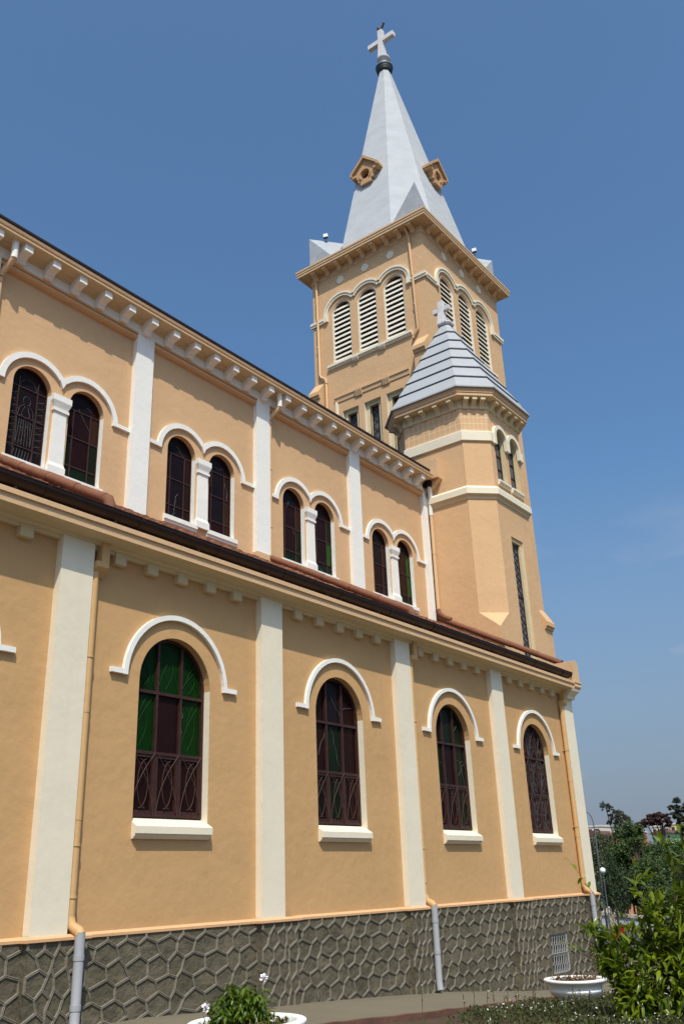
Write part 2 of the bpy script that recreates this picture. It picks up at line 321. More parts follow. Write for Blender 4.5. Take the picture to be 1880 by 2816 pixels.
def wall_openings(mb, P, u0, u1, z0, z1, ops, depth, mi_wall=0, mi_jamb=1, mi_arch=0, n=18):
    """flat wall P(u, d, z) with openings; op = (ul, ur, zb, zs, arched) ; zs = spring line (or head)"""
    ops = sorted(ops); cur = u0
    def q(a, b, c, d): mb.quad(P(*a), P(*b), P(*c), P(*d), mi=mi_wall)
    for ul, ur, zb, zs, arched in ops:
        if ul > cur: q((cur, 0, z0), (ul, 0, z0), (ul, 0, z1), (cur, 0, z1))
        if zb > z0: q((ul, 0, z0), (ur, 0, z0), (ur, 0, zb), (ul, 0, zb))
        pts = arch_pts((ul+ur)/2, (ur-ul)/2, zs, n) if arched else [(ul, zs), (ur, zs)]
        if arched or zs < z1-1e-6:
          for a, b in zip(pts, pts[1:]): q((a[0], 0, a[1]), (b[0], 0, b[1]), (b[0], 0, z1), (a[0], 0, z1))
          for a, b in zip(pts, pts[1:]): mb.quad(P(a[0], 0, a[1]), P(b[0], 0, b[1]), P(b[0], depth, b[1]), P(a[0], depth, a[1]), mi=mi_arch)
        for u in (ul, ur): mb.quad(P(u, 0, zb), P(u, 0, zs), P(u, depth, zs), P(u, depth, zb), mi=mi_jamb)
        if zb > z0+1e-6: mb.quad(P(ul, 0, zb), P(ur, 0, zb), P(ur, depth, zb), P(ul, depth, zb), mi=mi_jamb)
        cur = ur
    if u1 > cur: q((cur, 0, z0), (u1, 0, z0), (u1, 0, z1), (cur, 0, z1))

def hood(mb, cx, zc, r0, r1, proud, legs=(), y=0.0, n=24, a0=math.pi, a1=0.0, mi=0, back=0.03):
    """round hood mould as a solid strip of rectangular section in the plane y, facing -y"""
    ang = [a0+(a1-a0)*i/n for i in range(n+1)]
    for a, b in zip(ang, ang[1:]):
        v = []
        for t in (a, b):
            for r in (r0, r1):
                for yy in (y-proud, y+back): v.append((cx+r*math.cos(t), yy, zc+r*math.sin(t)))
        mb.add(v, [(0, 4, 6, 2), (0, 1, 5, 4), (2, 6, 7, 3)], mi)
    for t in (a0, a1):
        mb.add([(cx+r*math.cos(t), yy, zc+r*math.sin(t)) for r in (r0, r1) for yy in (y-proud, y+back)], [(0, 1, 3, 2)], mi)
    for x0, x1, z0, z1 in legs: mb.box(x0, x1, y-proud+0.002, y+back, z0, z1, mi)

def squiggle(mb, x0, z0, x1, z1, y, r=0.006, n=8, amp=0.05, mi=0, seed=1):
    rnd = random.Random(seed); pts = []; L_ = math.hypot(x1-x0, z1-z0) or 1; ux, uz = (x1-x0)/L_, (z1-z0)/L_
    p1, p2, f1, f2 = rnd.uniform(0, 6), rnd.uniform(0, 6), rnd.uniform(3, 6), rnd.uniform(9, 14)
    for i in range(3*n+1):
        t = i/(3*n); k = amp*math.sin(math.pi*t)*(0.6*math.sin(f1*t+p1)+0.3*math.sin(f2*t+p2))
        pts.append((x0+(x1-x0)*t-uz*k, y, z0+(z1-z0)*t+ux*k))
    r = r*0.8
    mb.tube(pts, r, 5, mi)

# ------------------------------------------------------------------ ground, path, bed, road
_gz = [(-60, -1.40), (0, -1.42), (8.8, -1.50), (11.7, -1.67), (13.5, -1.776), (16, -1.94), (20.3, -2.346), (24, -2.52), (36, -2.62), (47, -2.86), (53.2, -2.95), (56, -3.6), (75, -7.5), (120, -9), (200, -3), (600, 4), (3000, 10)]
def gz(x):
    for (a, za), (b, zb) in zip(_gz, _gz[1:]):
        if x <= b: return za+(zb-za)*max(0.0, (x-a)/(b-a))
    return _gz[-1][1]
def struct(o): o['kind'] = 'structure'; return o
gm = MB()
xs = [-60, -30, -10, 0] + [4+i for i in range(22)] + [28, 32, 36, 41, 47, 53.2, 56, 60, 66, 75, 90, 120, 160, 200, 300, 600, 1500, 3000]
ys = [-1500, -400, -120, -60, -30] + [-20+i*1.0 for i in range(24)] + [6, 12, 20, 35, 60, 120, 300, 800, 2000]
gv = [(x, y, gz(x)-0.07) for x in xs for y in ys]; ny = len(ys)
gm.add(gv, [(i*ny+j, (i+1)*ny+j, (i+1)*ny+j+1, i*ny+j+1) for i in range(len(xs)-1) for j in range(ny-1)], 0, True)
struct(gm.build('ground', 'earth'))
pm = MB()
px = [-12+0.8*i for i in range(56)]
def yedge(x): return -2.5-0.05*math.sin(x*0.7)-(0.03*(x-15)**1.5 if x > 15 else 0)
for a, b in zip(px, px[1:]):
    za, zb = gz(a), gz(b); ya, yb = yedge(a), yedge(b)
    pm.quad((a, ya, za), (b, yb, zb), (b, 0.2, zb), (a, 0.2, za))
    pm.quad((a, ya, za), (b, yb, zb), (b, yb, zb-0.2), (a, ya, za-0.2))
struct(pm.build('path', 'path'))
km = MB(); rk = random.Random(5)
kx = [-12+0.25*i for i in range(170)]; kj = [rk.uniform(-0.012, 0.012) for _ in kx]; kz = [rk.uniform(-0.008, 0.008) for _ in kx]
for i in range(len(kx)-1):
    a, b = kx[i], kx[i+1]
    A = [(a, yedge(a)-0.003, gz(a)-0.1), (a, yedge(a)-0.003, gz(a)+0.022+kz[i]), (a, yedge(a)-0.05+kj[i], gz(a)+0.018+kz[i]), (a, yedge(a)-0.06+kj[i], gz(a)-0.1)]
    Bq = [(b, yedge(b)-0.003, gz(b)-0.1), (b, yedge(b)-0.003, gz(b)+0.022+kz[i+1]), (b, yedge(b)-0.05+kj[i+1], gz(b)+0.018+kz[i+1]), (b, yedge(b)-0.06+kj[i+1], gz(b)-0.1)]
    for j in range(3): km.quad(A[j], Bq[j], Bq[j+1], A[j+1])
struct(km.build('path_edging', 'kerb'))
sm_ = MB(); rs = random.Random(9)
sx = [2+0.3*i for i in range(60)]; sy = [-9+0.3*i for i in range(22)]
def soilz(i, j): return gz(sx[i])-0.03+rs.uniform(-0.02, 0.02)
SV = [(sx[i], min(sy[j], yedge(sx[i])-0.045), soilz(i, j)) for i in range(60) for j in range(22)]
sm_.add(SV, [(i*22+j, (i+1)*22+j, (i+1)*22+j+1, i*22+j+1) for i in range(59) for j in range(21)], 0, True)
struct(sm_.build('flower_bed', 'soil'))
rm = MB(); rm.quad((37, -60, gz(37)-0.03), (51.6, -60, gz(51.6)-0.03), (51.6, 60, gz(51.6)-0.03), (37, 60, gz(37)-0.03)); struct(rm.build('road', 'asphalt'))

# ------------------------------------------------------------------ the church
CH = thing('church', (14.0, 4.0, -2.0), 'peach and cream church with tall grey spire, small corner turret and dark stone base', 'church')
BAY = 4.017
def PX(k): return 6.92+BAY*k
def QX(k): return 7.22+3.992*k
WC = 2.262
XL, XR = -2.0, 23.45
Y = lambda y0: (lambda u, d, z: (u, y0+d, z))
# --- aisle wall with arched openings
mb = MB()
ops = [(PX(k)+WC-0.705, PX(k)+WC+0.705, 0.86, 2.81, True) for k in range(-2, 4)]
wall_openings(mb, Y(0.0), XL, XR, -0.60, 4.62, ops, 0.20, 0, 1, 0, 22)
mb.quad((XR, 0, -3.0), (XR, 4.0, -3.0), (XR, 4.0, 7.3), (XR, 0, 5.1)); mb.quad((XL, 0, -3.0), (XL, 4.0, -3.0), (XL, 4.0, 7.3), (XL, 0, 5.1))
mb.build('aisle_wall', ['ochre', 'cream'], CH)
# --- stone plinth, its raised mortar network, ledge
mb = MB()
segs = []
for k in range(-2, 5): segs.append((PX(k)-0.02, PX(k)+0.80 if k < 4 else PX(k)+0.62))
YS, YP = -0.045, -0.155
cur = XL
VX0, VX1, VZ0, VZ1 = 20.74, 21.66, -2.075, -1.27
def pface(x0, x1, y):
    if x0 < VX0 and x1 > VX1:
        mb.quad((x0, y, -3.2), (VX0, y, -3.2), (VX0, y, -0.5), (x0, y, -0.5)); mb.quad((VX1, y, -3.2), (x1, y, -3.2), (x1, y, -0.5), (VX1, y, -0.5))
        mb.quad((VX0, y, VZ1), (VX1, y, VZ1), (VX1, y, -0.5), (VX0, y, -0.5)); mb.quad((VX0, y, -3.2), (VX1, y, -3.2), (VX1, y, VZ0), (VX0, y, VZ0))
        for u in (VX0, VX1): mb.quad((u, y, VZ0), (u, y, VZ1), (u, y+0.2, VZ1), (u, y+0.2, VZ0))
        for z in (VZ0, VZ1): mb.quad((VX0, y, z), (VX1, y, z), (VX1, y+0.2, z), (VX0, y+0.2, z))
    else: mb.quad((x0, y, -3.2), (x1, y, -3.2), (x1, y, -0.5), (x0, y, -0.5))
blocks = []
for a, b in segs:
    a = max(a, XL); b = min(b, 23.54)
    if a > cur: pface(cur, a, YS); blocks.append((cur, a, YS))
    pface(a, b, YP); blocks.append((a, b, YP))
    mb.quad((a, YP, -3.2), (a, YS, -3.2), (a, YS, -0.5), (a, YP, -0.5)); mb.quad((b, YP, -3.2), (b, YS, -3.2), (b, YS, -0.5), (b, YP, -0.5))
    cur = b
mb.quad((23.54, YP, -3.2), (23.54, 4, -3.2), (23.54, 4, -0.5), (23.54, YP, -0.5))
mb.build('plinth', 'stone', CH)
rg = MB(); rr = random.Random(21)
def ridge(p, q, y):
    """a raised double bead of mortar between two points of the plinth face"""
    (x0, z0), (x1, z1) = p, q
    L = math.hypot(x1-x0, z1-z0)
    if L < 0.02: return
    ex, ez = (x1-x0)/L, (z1-z0)/L; nx, nz = -ez, ex
    x0 -= ex*0.006; x1 += ex*0.006; z0 -= ez*0.006; z1 += ez*0.006
    prof = [(-0.019, 0.004), (-0.016, -0.013), (-0.008, -0.018), (-0.002, -0.010), (0.002, -0.010), (0.008, -0.018), (0.016, -0.013), (0.019, 0.004)]
    A = [(x0+nx*o, y+d, z0+nz*o) for o, d in prof]; B = [(x1+nx*o, y+d, z1+nz*o) for o, d in prof]
    n = len(prof); rg.add(A+B, [(i, i+1, n+i+1, n+i) for i in range(n-1)], 0)
for x0, x1, y in blocks:
    if x1 < 3.5: continue
    wide = x1-x0
    pit = 0.345 if wide > 1.2 else 0.21
    ncol = max(2, round(wide/pit)); rowh = 0.215
    rows = 10
    colx = [x0+wide*(i/ncol) for i in range(ncol+1)]
    colj = [0.0 if i in (0, ncol) else rr.uniform(-0.075, 0.075) for i in range(ncol+1)]
    rowj = [rr.uniform(-0.02, 0.02) for _ in range(rows)]
    def node(i2, row, up):
        # i2 in half-columns; zig-zag line 'row' between two courses
        i = i2/2; ii = min(ncol-1, int(i)); t = i-ii
        r_ = random.Random(int(x0*100)*7919+i2*131+row*17)
        jx = 0.0 if i2 in (0, 2*ncol) else r_.uniform(-0.045, 0.045)
        cx_ = (colx[ii]+colj[ii])*(1-t)+(colx[ii+1]+colj[ii+1])*t
        return (cx_+jx, -0.635-row*rowh+rowj[row]+(0.042 if up else -0.042)+r_.uniform(-0.018, 0.018))
    for row in range(rows):
        pts = [node(i2, row, (i2+row) % 2 == 0) for i2 in range(2*ncol+1)]
        def hole(p): return VX0-0.05 < p[0] < VX1+0.05 and VZ0-0.05 < p[1] < VZ1+0.05
        for a, b in zip(pts, pts[1:]):
            if min(a[1], b[1]) < gz(a[0])-0.05 or hole(a) or hole(b): continue
            ridge(a, b, y)
        for i2 in range(2*ncol+1):
            if (i2+row) % 2 == 0:
                a = pts[i2]
                bz = -0.52 if row == 0 else None
                b = (a[0], -0.52) if row == 0 else node(i2, row-1, False)
                if hole(a) or hole(b) or a[1] < gz(a[0])-0.05: continue
                ridge(a, b, y)
            elif row == rows-1: pass
rg.build('plinth_mortar', 'mortar', CH)
mb = MB()
lpath = []
for a, b in segs:
    a = max(a, XL)
    if b > 23.6: b = 23.56
    lpath += [(a, 0.0), (a, -0.125), (b, -0.125), (b, 0.0)] if b < 23.4 else [(a, 0.0), (a, -0.125), (b, -0.125), (b, 3.9)]
lpath = [p for i, p in enumerate(lpath) if i == 0 or Vector(p) != Vector(lpath[i-1])]
lpath = [(x, y) for x, y in lpath if x > XL-0.01]
mb.sweep([(0.0, -0.455), (0.062, -0.485), (0.062, -0.518), (0.0, -0.53)], lpath)
mb.build('plinth_ledge', 'ledge', CH)
# --- aisle pilasters
for k in range(-1, 5):
    mb = MB(); x0 = PX(k)
    mb.box(x0, x0+0.53, -0.13, 0.1, -0.46, 4.62)
    if k == 4: mb.box(23.40, 23.52, 0.1, 0.5, -0.46, 4.6)
    mb.build('pilaster', 'cream', CH)
# --- aisle windows: frame > pane, grille, sill ; hood mould is a part of the wall
def aisle_frame():
    mb = MB(); y0, y1 = 0.125, 0.19; r = 0.705
    pts = [(-r, 0.94)]+arch_pts(0, r, 2.81, 22)+[(r, 0.94)]
    ins = [(-r+0.045, 0.985)]+arch_pts(0, r-0.045, 2.81, 22)+[(r-0.045, 0.985)]
    n = len(pts)
    for i in range(n):
        j = (i+1) % n
        a, b, c, d = pts[i], pts[j], ins[j], ins[i]
        mb.quad((a[0], y0, a[1]), (b[0], y0, b[1]), (c[0], y0, c[1]), (d[0], y0, d[1]))
        mb.quad((d[0], y0, d[1]), (c[0], y0, c[1]), (c[0], y1, c[1]), (d[0], y1, d[1]))
    for x in (-0.235, 0.235):
        mb.box(x-0.022, x+0.022, y0+0.008, y1, 0.985, 2.81+math.sqrt((r-0.045)**2-x*x))
    for z in (1.815, 2.68): mb.box(-r+0.045, r-0.045, y0+0.003, y1, z-0.022, z+0.022)
    # casement frames of the lower tier
    for cx in (-0.45, 0.0, 0.45):
        wv = 0.19
        for sx in (-1, 1): mb.box(cx+sx*wv-0.02, cx+sx*wv+0.02, y0+0.012, y1, 0.985, 1.793)
        mb.box(cx-wv, cx+wv, y0+0.014, y1, 0.985, 1.03); mb.box(cx-wv, cx+wv, y0+0.014, y1, 1.75, 1.793)
    return mb
def aisle_grille(full=False):
    mb = MB(); y = 0.112
    for z0, z1 in ([(0.96, 1.815), (1.815, 2.68), (2.68, 3.4)] if full else [(0.96, 1.815)]):
        for cx in (-0.455, 0.0, 0.455):
            h = z1-z0; wv = 0.205
            for s in (1, -1):
                pts = []
                for i in range(15):
                    t = i/14; pts.append((cx+s*(-wv+2*wv*t)-s*0.10*math.sin(math.pi*t)*0.9, y, z0+h*t))
                mb.tube(pts, 0.0055, 5)
            for s in (1, -1):
                pts = []
                for i in range(13):
                    a = math.pi*i/12; pts.append((cx+s*(0.155*math.sin(a)-0.06), y+0.006, z0+h*0.5-h*0.39*math.cos(a)))
                mb.tube(pts, 0.005, 5)
    return mb
def aisle_sill():
    mb = MB(); r = 0.715
    mb.prism([(0.22, 0.955), (0.0, 0.865), (-0.105, 0.805), (-0.105, 0.71), (-0.075, 0.71), (-0.075, 0.685), (-0.045, 0.66), (-0.03, 0.645), (0.05, 0.645), (0.22, 0.8)], -r, r, 'x')
    return mb
PANES = {  # rows from bottom: materials of left, middle, right pane
 -1: (['g_black']*3, ['g_maroon', 'g_dgreen', 'g_maroon'], ['g_maroon']*3),
 0: (['g_maroon']*3, ['g_green', 'g_maroon', 'g_green'], ['g_green']*3),
 1: (['g_black', 'g_dgreen', 'g_maroon'], ['g_maroon', 'g_dgreen', 'g_maroon'], ['g_maroon', 'g_black', 'g_maroon']),
 2: (['g_maroon', 'g_maroon', 'g_dgreen'], ['g_dgreen', 'g_maroon', 'g_dgreen'], ['g_black', 'g_dgreen', 'g_dgreen']),
 3: (['g_lead']*3, ['g_lead']*3, ['g_lead']*3)}
def aisle_panes(k):
    names = sorted({n for row in PANES[k] for n in row})+['vein_green', 'vein']
    mb = MB(); y = 0.172; r = 0.70
    zr = [(0.95, 1.815), (1.815, 2.68), (2.68, None)]; xc = [-r, -0.235, 0.235, r]
    for row, (z0, z1) in zip(PANES[k], zr):
        for i in range(3):
            a, b = xc[i], xc[i+1]; mi = names.index(row[i]); dy = 0.004*((i*3+zr.index((z0, z1))) % 3)
            if z1: mb.quad((a, y+dy, z0), (b, y+dy, z0), (b, y+dy, z1), (a, y+dy, z1), mi=mi)
            else:
                n = 8; top = [(a+(b-a)*j/n, 2.81+math.sqrt(max(0.0, r*r-(a+(b-a)*j/n)**2))) for j in range(n+1)]
                mb.add([(a, y+dy, z0), (b, y+dy, z0)]+[(p, y+dy, q) for p, q in reversed(top)], [list(range(n+3))], mi)
    gi, vi = len(names)-2, len(names)-1
    rnd = random.Random(100+k)
    if k == 0:
        for cx, z0, z1 in ((-0.47, 1.84, 2.66), (0.47, 1.84, 2.66), (-0.0, 2.70, 3.45), (0.45, 2.70, 3.2), (-0.45, 2.70, 3.2)):
            for s in (1, -1):
                mb.tube([(cx+s*(0.13*math.sin(math.pi*i/12)-0.05), y-0.002, z0+(z1-z0)*(0.08+0.84*i/12)) for i in range(13)], 0.0035, 4, gi)
                mb.tube([(cx+s*(-0.21+0.42*i/12)-s*0.07*math.sin(math.pi*i/12), y-0.002, z0+(z1-z0)*i/12) for i in range(13)], 0.0035, 4, gi)
        squiggle(mb, 0.26, 2.55, 0.30, 2.15, y-0.004, 0.0045, 7, 0.09, vi, 3)
    if k == 1:
        squiggle(mb, -0.10, 2.62, 0.16, 1.95, y-0.004, 0.004, 9, 0.07, vi, 8); squiggle(mb, -0.05, 3.2, 0.2, 2.85, y-0.004, 0.004, 7, 0.07, vi, 11)
        squiggle(mb, 0.25, 2.95, 0.62, 3.05, y-0.004, 0.004, 6, 0.06, vi, 15); squiggle(mb, -0.27, 2.5, -0.45, 2.1, y-0.004, 0.004, 6, 0.05, vi, 4)
    if k == 2:
        squiggle(mb, 0.26, 2.4, 0.62, 2.35, y-0.004, 0.0045, 7, 0.06, vi, 9); squiggle(mb, 0.35, 2.05, 0.62, 2.3, y-0.004, 0.0045, 6, 0.06, vi, 5)
        squiggle(mb, 0.45, 2.35, 0.6, 1.85, y-0.004, 0.0045, 7, 0.04, vi, 2); squiggle(mb, -0.6, 2.3, -0.27, 2.25, y-0.004, 0.004, 5, 0.04, vi, 6)
        squiggle(mb, 0.22, 2.95, 0.45, 3.1, y-0.004, 0.005, 5, 0.04, vi, 12)
    return mb, names
for k in range(-1, 4):
    cx = PX(k)+WC
    wn = aisle_frame().build('window', 'wood', CH, (cx, 0, 0))
    mb, names = aisle_panes(k); mb.build('pane', names, wn)
    aisle_grille(k == 3).build('grille', 'iron', wn)
    aisle_sill().build('sill', 'cream', wn)
    mb = MB()
    hood(mb, 0, 2.82, 0.96, 1.035, 0.058, [(-1.25, -0.961, 2.825, 2.895), (0.961, 1.25, 2.825, 2.895)], n=30)
    mb.build('hood_mould', 'white', CH, (cx, 0, 0))
# --- brackets under the aisle cornice
for k in range(-1, 4):
    for j in range(5):
        xb = PX(k)+0.925+0.611*j
        if xb < 5.4: continue
        mb = MB(); mb.prism([(-0.10, 4.58), (-0.10, 4.385), (-0.085, 4.37), (0.05, 4.37), (0.05, 4.58)], -0.1, 0.1, 'x')
        mb.build('bracket', 'creamy', CH, (xb+0.1, 0, 0))
# --- aisle cornice, gutter, roof
mb = MB(); A0, A1 = XL, 23.2
prof = [(0.0, 4.50), (0.07, 4.50), (0.085, 4.535), (0.14, 4.55), (0.16, 4.575), (0.165, 4.59), (0.27, 4.60), (0.29, 4.615), (0.385, 4.62), (0.40, 4.625), (0.40, 4.735), (0.43, 4.745), (0.43, 4.815), (0.40, 4.83), (0.0, 4.83)]
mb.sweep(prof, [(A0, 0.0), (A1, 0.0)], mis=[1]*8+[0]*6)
mb.build('aisle_cornice', ['peach_trim', 'creamy'], CH)
mb = MB()
n = 10
gp = [(-0.275+0.135*math.cos(math.pi+math.pi*i/n), 5.045+0.135*math.sin(math.pi+math.pi*i/n)) for i in range(n+1)]
gi = [(-0.275+0.122*math.cos(2*math.pi-math.pi*i/n), 5.045+0.122*math.sin(2*math.pi-math.pi*i/n)) for i in range(n+1)]
mb.prism(gp+gi, XL, 23.18, 'x')
mb.tube([(XL, -0.405, 5.048), (23.18, -0.405, 5.048)], 0.014, 6)
for i in range(13):
    x = 3.2+1.62*i
    mb.prism([(-0.275+0.145*math.cos(math.pi+math.pi*t/n), 5.045+0.145*math.sin(math.pi+math.pi*t/n)) for t in range(n+1)], x-0.03, x+0.03, 'x')
    mb.box(x-0.5-0.012, x-0.5+0.012, -0.42, 0.0, 4.83, 4.86)
mb.box(XL, 23.15, -0.14, 0.0, 4.832, 5.04)
mb.build('gutter', 'gutter', CH)
mb = MB(); per = 0.215; nseg = 8; rt = random.Random(4)
rows = 13; y0, y1 = -0.22, 4.02; slope = 0.551
xs_ = [2.0+per*i/nseg for i in range(int((23.42-2.0)/per*nseg)+1)]
for rI in range(rows):
    ya = y0+(y1-y0)*rI/rows; yb = y0+(y1-y0)*(rI+1)/rows+0.08
    rowa, rowb = [], []
    tj = {}
    for i, x in enumerate(xs_):
        t = i//nseg
        if t not in tj: tj[t] = (rt.uniform(-0.014, 0.014), rt.uniform(-0.03, 0.03))
        hz = 0.032*abs(math.sin(math.pi*((i % nseg)/nseg)))**0.7
        za = 5.075+(ya-y0)*slope+0.028+hz+tj[t][0]; zb = 5.075+(yb-y0)*slope-0.005+hz
        rowa.append((x, ya+tj[t][1], za)); rowb.append((x, yb, zb))
    m_ = len(xs_)
    lip = [(x, y, z-0.035) for x, y, z in rowa]
    mb.add(rowa+rowb, [(i, i+1, m_+i+1, m_+i) for i in range(m_-1)], 0, True)
    mb.add(lip+rowa, [(i, i+1, m_+i+1, m_+i) for i in range(m_-1)], 0)
mb.quad((XL, y0+0.02, 5.05), (23.42, y0+0.02, 5.05), (23.42, y1, 5.05+(y1-y0)*slope), (XL, y1, 5.05+(y1-y0)*slope))
mb.build('aisle_roof', 'tile', CH)
def tile_run(x, ya, za, yb, zb, end=True):
    mb = MB(); n_ = 5
    for i in range(n_):
        t0, t1 = i/n_, (i+1)/n_+0.02
        p = (x, ya+(yb-ya)*t0, za+(zb-za)*t0+0.008*(i % 2)); q = (x, ya+(yb-ya)*min(t1, 1), za+(zb-za)*min(t1, 1))
        mb.tube([p, q], 0.078, 12, r2=0.088)
    if end: mb.tube([(x, yb+0.05, zb+0.02), (x, yb-0.06, zb-0.03), (x, yb-0.10, zb-0.12), (x, yb-0.105, zb-0.27)], 0.085, 12)
    return mb
for x in (7.66, 15.70): tile_run(x, 3.86, 7.46, -0.02, 5.345).build('tile_channel', 'terra', CH)
tile_run(23.55, 3.86, 7.52, 0.02, 5.44, False).build('verge_tiles', 'terra', CH)
mb = MB(); mb.tube([(23.46, 3.80, 7.75), (23.465, 3.76, 7.62), (23.50, 3.62, 7.48), (23.53, 3.4, 7.36)], 0.075, 12); mb.build('drain_elbow', 'terra', CH)
# kneeler stone at the end of the eaves
mb = MB()
mb.prism([(23.20, 4.83), (23.58, 4.83), (23.58, 5.34), (23.44, 5.43), (23.20, 5.37)], -0.42, 0.15, 'y')
mb.sweep([(0.0, 4.66), (0.02, 4.66), (0.035, 4.70), (0.02, 4.76), (0.045, 4.79), (0.045, 4.83), (0.0, 4.83)], [(23.2, -0.40), (23.58, -0.40), (23.58, 0.3)])
mb.box(23.2, 23.58, -0.40, 0.2, 4.62, 4.828)
mb.build('kneeler', 'peach_trim', CH)
mb = MB(); mb.prism([(-0.40, 4.62), (-0.38, 4.56), (-0.30, 4.52), (-0.24, 4.46), (-0.22, 4.38), (-0.12, 4.37), (0.05, 4.37), (0.05, 4.62)], 23.08, 23.54, 'x'); mb.build('kneeler_corbel', 'cream', CH)

# --- drainpipes of the aisle (pipe > lower_pipe, clip)
def aisle_pipe(x, side=1):
    mb = MB(); r = 0.061; y = -0.072
    mb.tube([(x, y, 4.30), (x, y, -0.30)], r, 14)
    for z in (2.25, 0.9): mb.tube([(x, y, z-0.05), (x, y, z+0.05)], r*1.07, 14)
    mb.box(x+0.02, x+0.15, -0.19, -0.06, 4.301, 4.60)
    mb.prism([(-0.19, 4.30), (-0.19, 4.22), (-0.06, 4.10), (-0.02, 4.10), (-0.02, 4.30)], x-0.055, x+0.148, 'x')
    mb.tube([(x, y, -0.28), (x+0.01, -0.10, -0.37), (x+0.05, -0.20, -0.43), (x+0.055, -0.225, -0.47)], r*1.05, 14)
    o = mb.build('drainpipe', 'pipe', CH)
    lw = MB(); zb = gz(x)+0.06; yl = -0.225
    lw.tube([(x+0.055, yl, -0.44), (x+0.055, yl, zb+0.1), (x+0.03, yl-0.03, zb-0.02)], 0.062, 14)
    for z in (-0.72, -1.25): lw.tube([(x+0.055, yl, z-0.03), (x+0.055, yl, z+0.03)], 0.068, 14)
    lw.build('lower_pipe', 'pipegrey', o, (0, 0, 0))
    for z in (2.95, 0.55, -0.05) if side > 0 else (3.0, 1.1, -0.1):
        cl = MB(); cl.tube([(x, y, z-0.012), (x, y, z+0.012)], r*1.16, 14); cl.box(x-0.09, x-0.03, -0.03, 0.0, z-0.012, z+0.012); cl.build('pipe_clip', 'pipe', o)
for k in (-2, 0, 2): aisle_pipe(PX(k)+0.53+0.066)
aisle_pipe(PX(4)-0.075, -1)

# --- basement vent with white wrought grille
mb = MB(); mb.box(VX0, VX1, 0.12, 0.16, VZ0, VZ1); vent = mb.build('basement_window', 'hole', CH)  # black panel paints the darkness behind the vent grille
mb = MB()
for x0, x1, z0, z1 in ((VX0, VX1, VZ1-0.02, VZ1), (VX0, VX1, VZ0, VZ0+0.02), (VX0, VX0+0.02, VZ0, VZ1), (VX1-0.05, VX1, VZ0, VZ1), (VX0, VX1, -1.68, -1.66)): mb.box(x0, x1, -0.03, 0.0, z0, z1)
for z0, z1 in ((VZ0, -1.67), (-1.67, VZ1)):
    for i in range(7):
        cx = VX0+0.075+0.125*i
        for s in (1, -1): mb.tube([(cx+s*0.06*math.sin(2*math.pi*t/12), -0.02, z0+(z1-z0)*t/12) for t in range(13)], 0.006, 5)
        for s in (1, -1): mb.tube([(cx+s*0.06*math.sin(math.pi*t/8), -0.012, z0+(z1-z0)*t/8) for t in range(9)], 0.005, 5)
mb.build('grille', 'ventgrey', vent)

# ------------------------------------------------------------------ clerestory
YB, YQ = 4.0, 3.87
mb = MB(); ops = []
for k in range(-1, 4):
    for a, b in ((1.14, 2.01), (2.45, 3.32)): ops.append((QX(k)+a, QX(k)+b, 7.66, 9.295, True))
wall_openings(mb, Y(YB), XL, 23.75, 7.0, 12.2, ops, 0.18, 0, 1, 0, 18)
mb.build('clerestory_wall', ['peach', 'white'], CH)
mb = MB()
mb.box(XL, 23.56, YQ, YB+0.05, 11.75, 12.15)
mb.build('frieze', 'white', CH)
for k in range(-1, 5):
    x0 = QX(k); mb = MB()
    if k == 2: mb.box(x0, x0+0.50, YQ-0.002, YB+0.05, 7.42, 11.752)
    else: mb.box(x0, x0+(0.50 if k < 4 else 0.24), YQ-0.002, YB+0.05, 7.3, 11.752)
    mb.build('pilaster', 'white', CH)
    if k < 4:
        mb = MB(); xa, xb = x0+0.501, QX(k+1)-0.001
        mb.prism([(YQ-0.025, 11.735), (YQ-0.025, 11.70), (YQ+0.02, 11.695), (YQ+0.02, 11.675), (YQ, 11.655), (YQ, 11.62), (YQ+0.03, 11.595), (YQ+0.085, 11.575), (YB+0.02, 11.57), (YB+0.02, 11.75)], xa, xb, 'x')
        mb.build('frieze_moulding', 'peach_trim', CH)
    if k in (0, 2): 
        mb = MB(); mb.box(x0-0.03, x0+0.55, YQ-0.05, YB, 7.30, 7.50); mb.build('pilaster_base', 'peach_trim', CH)
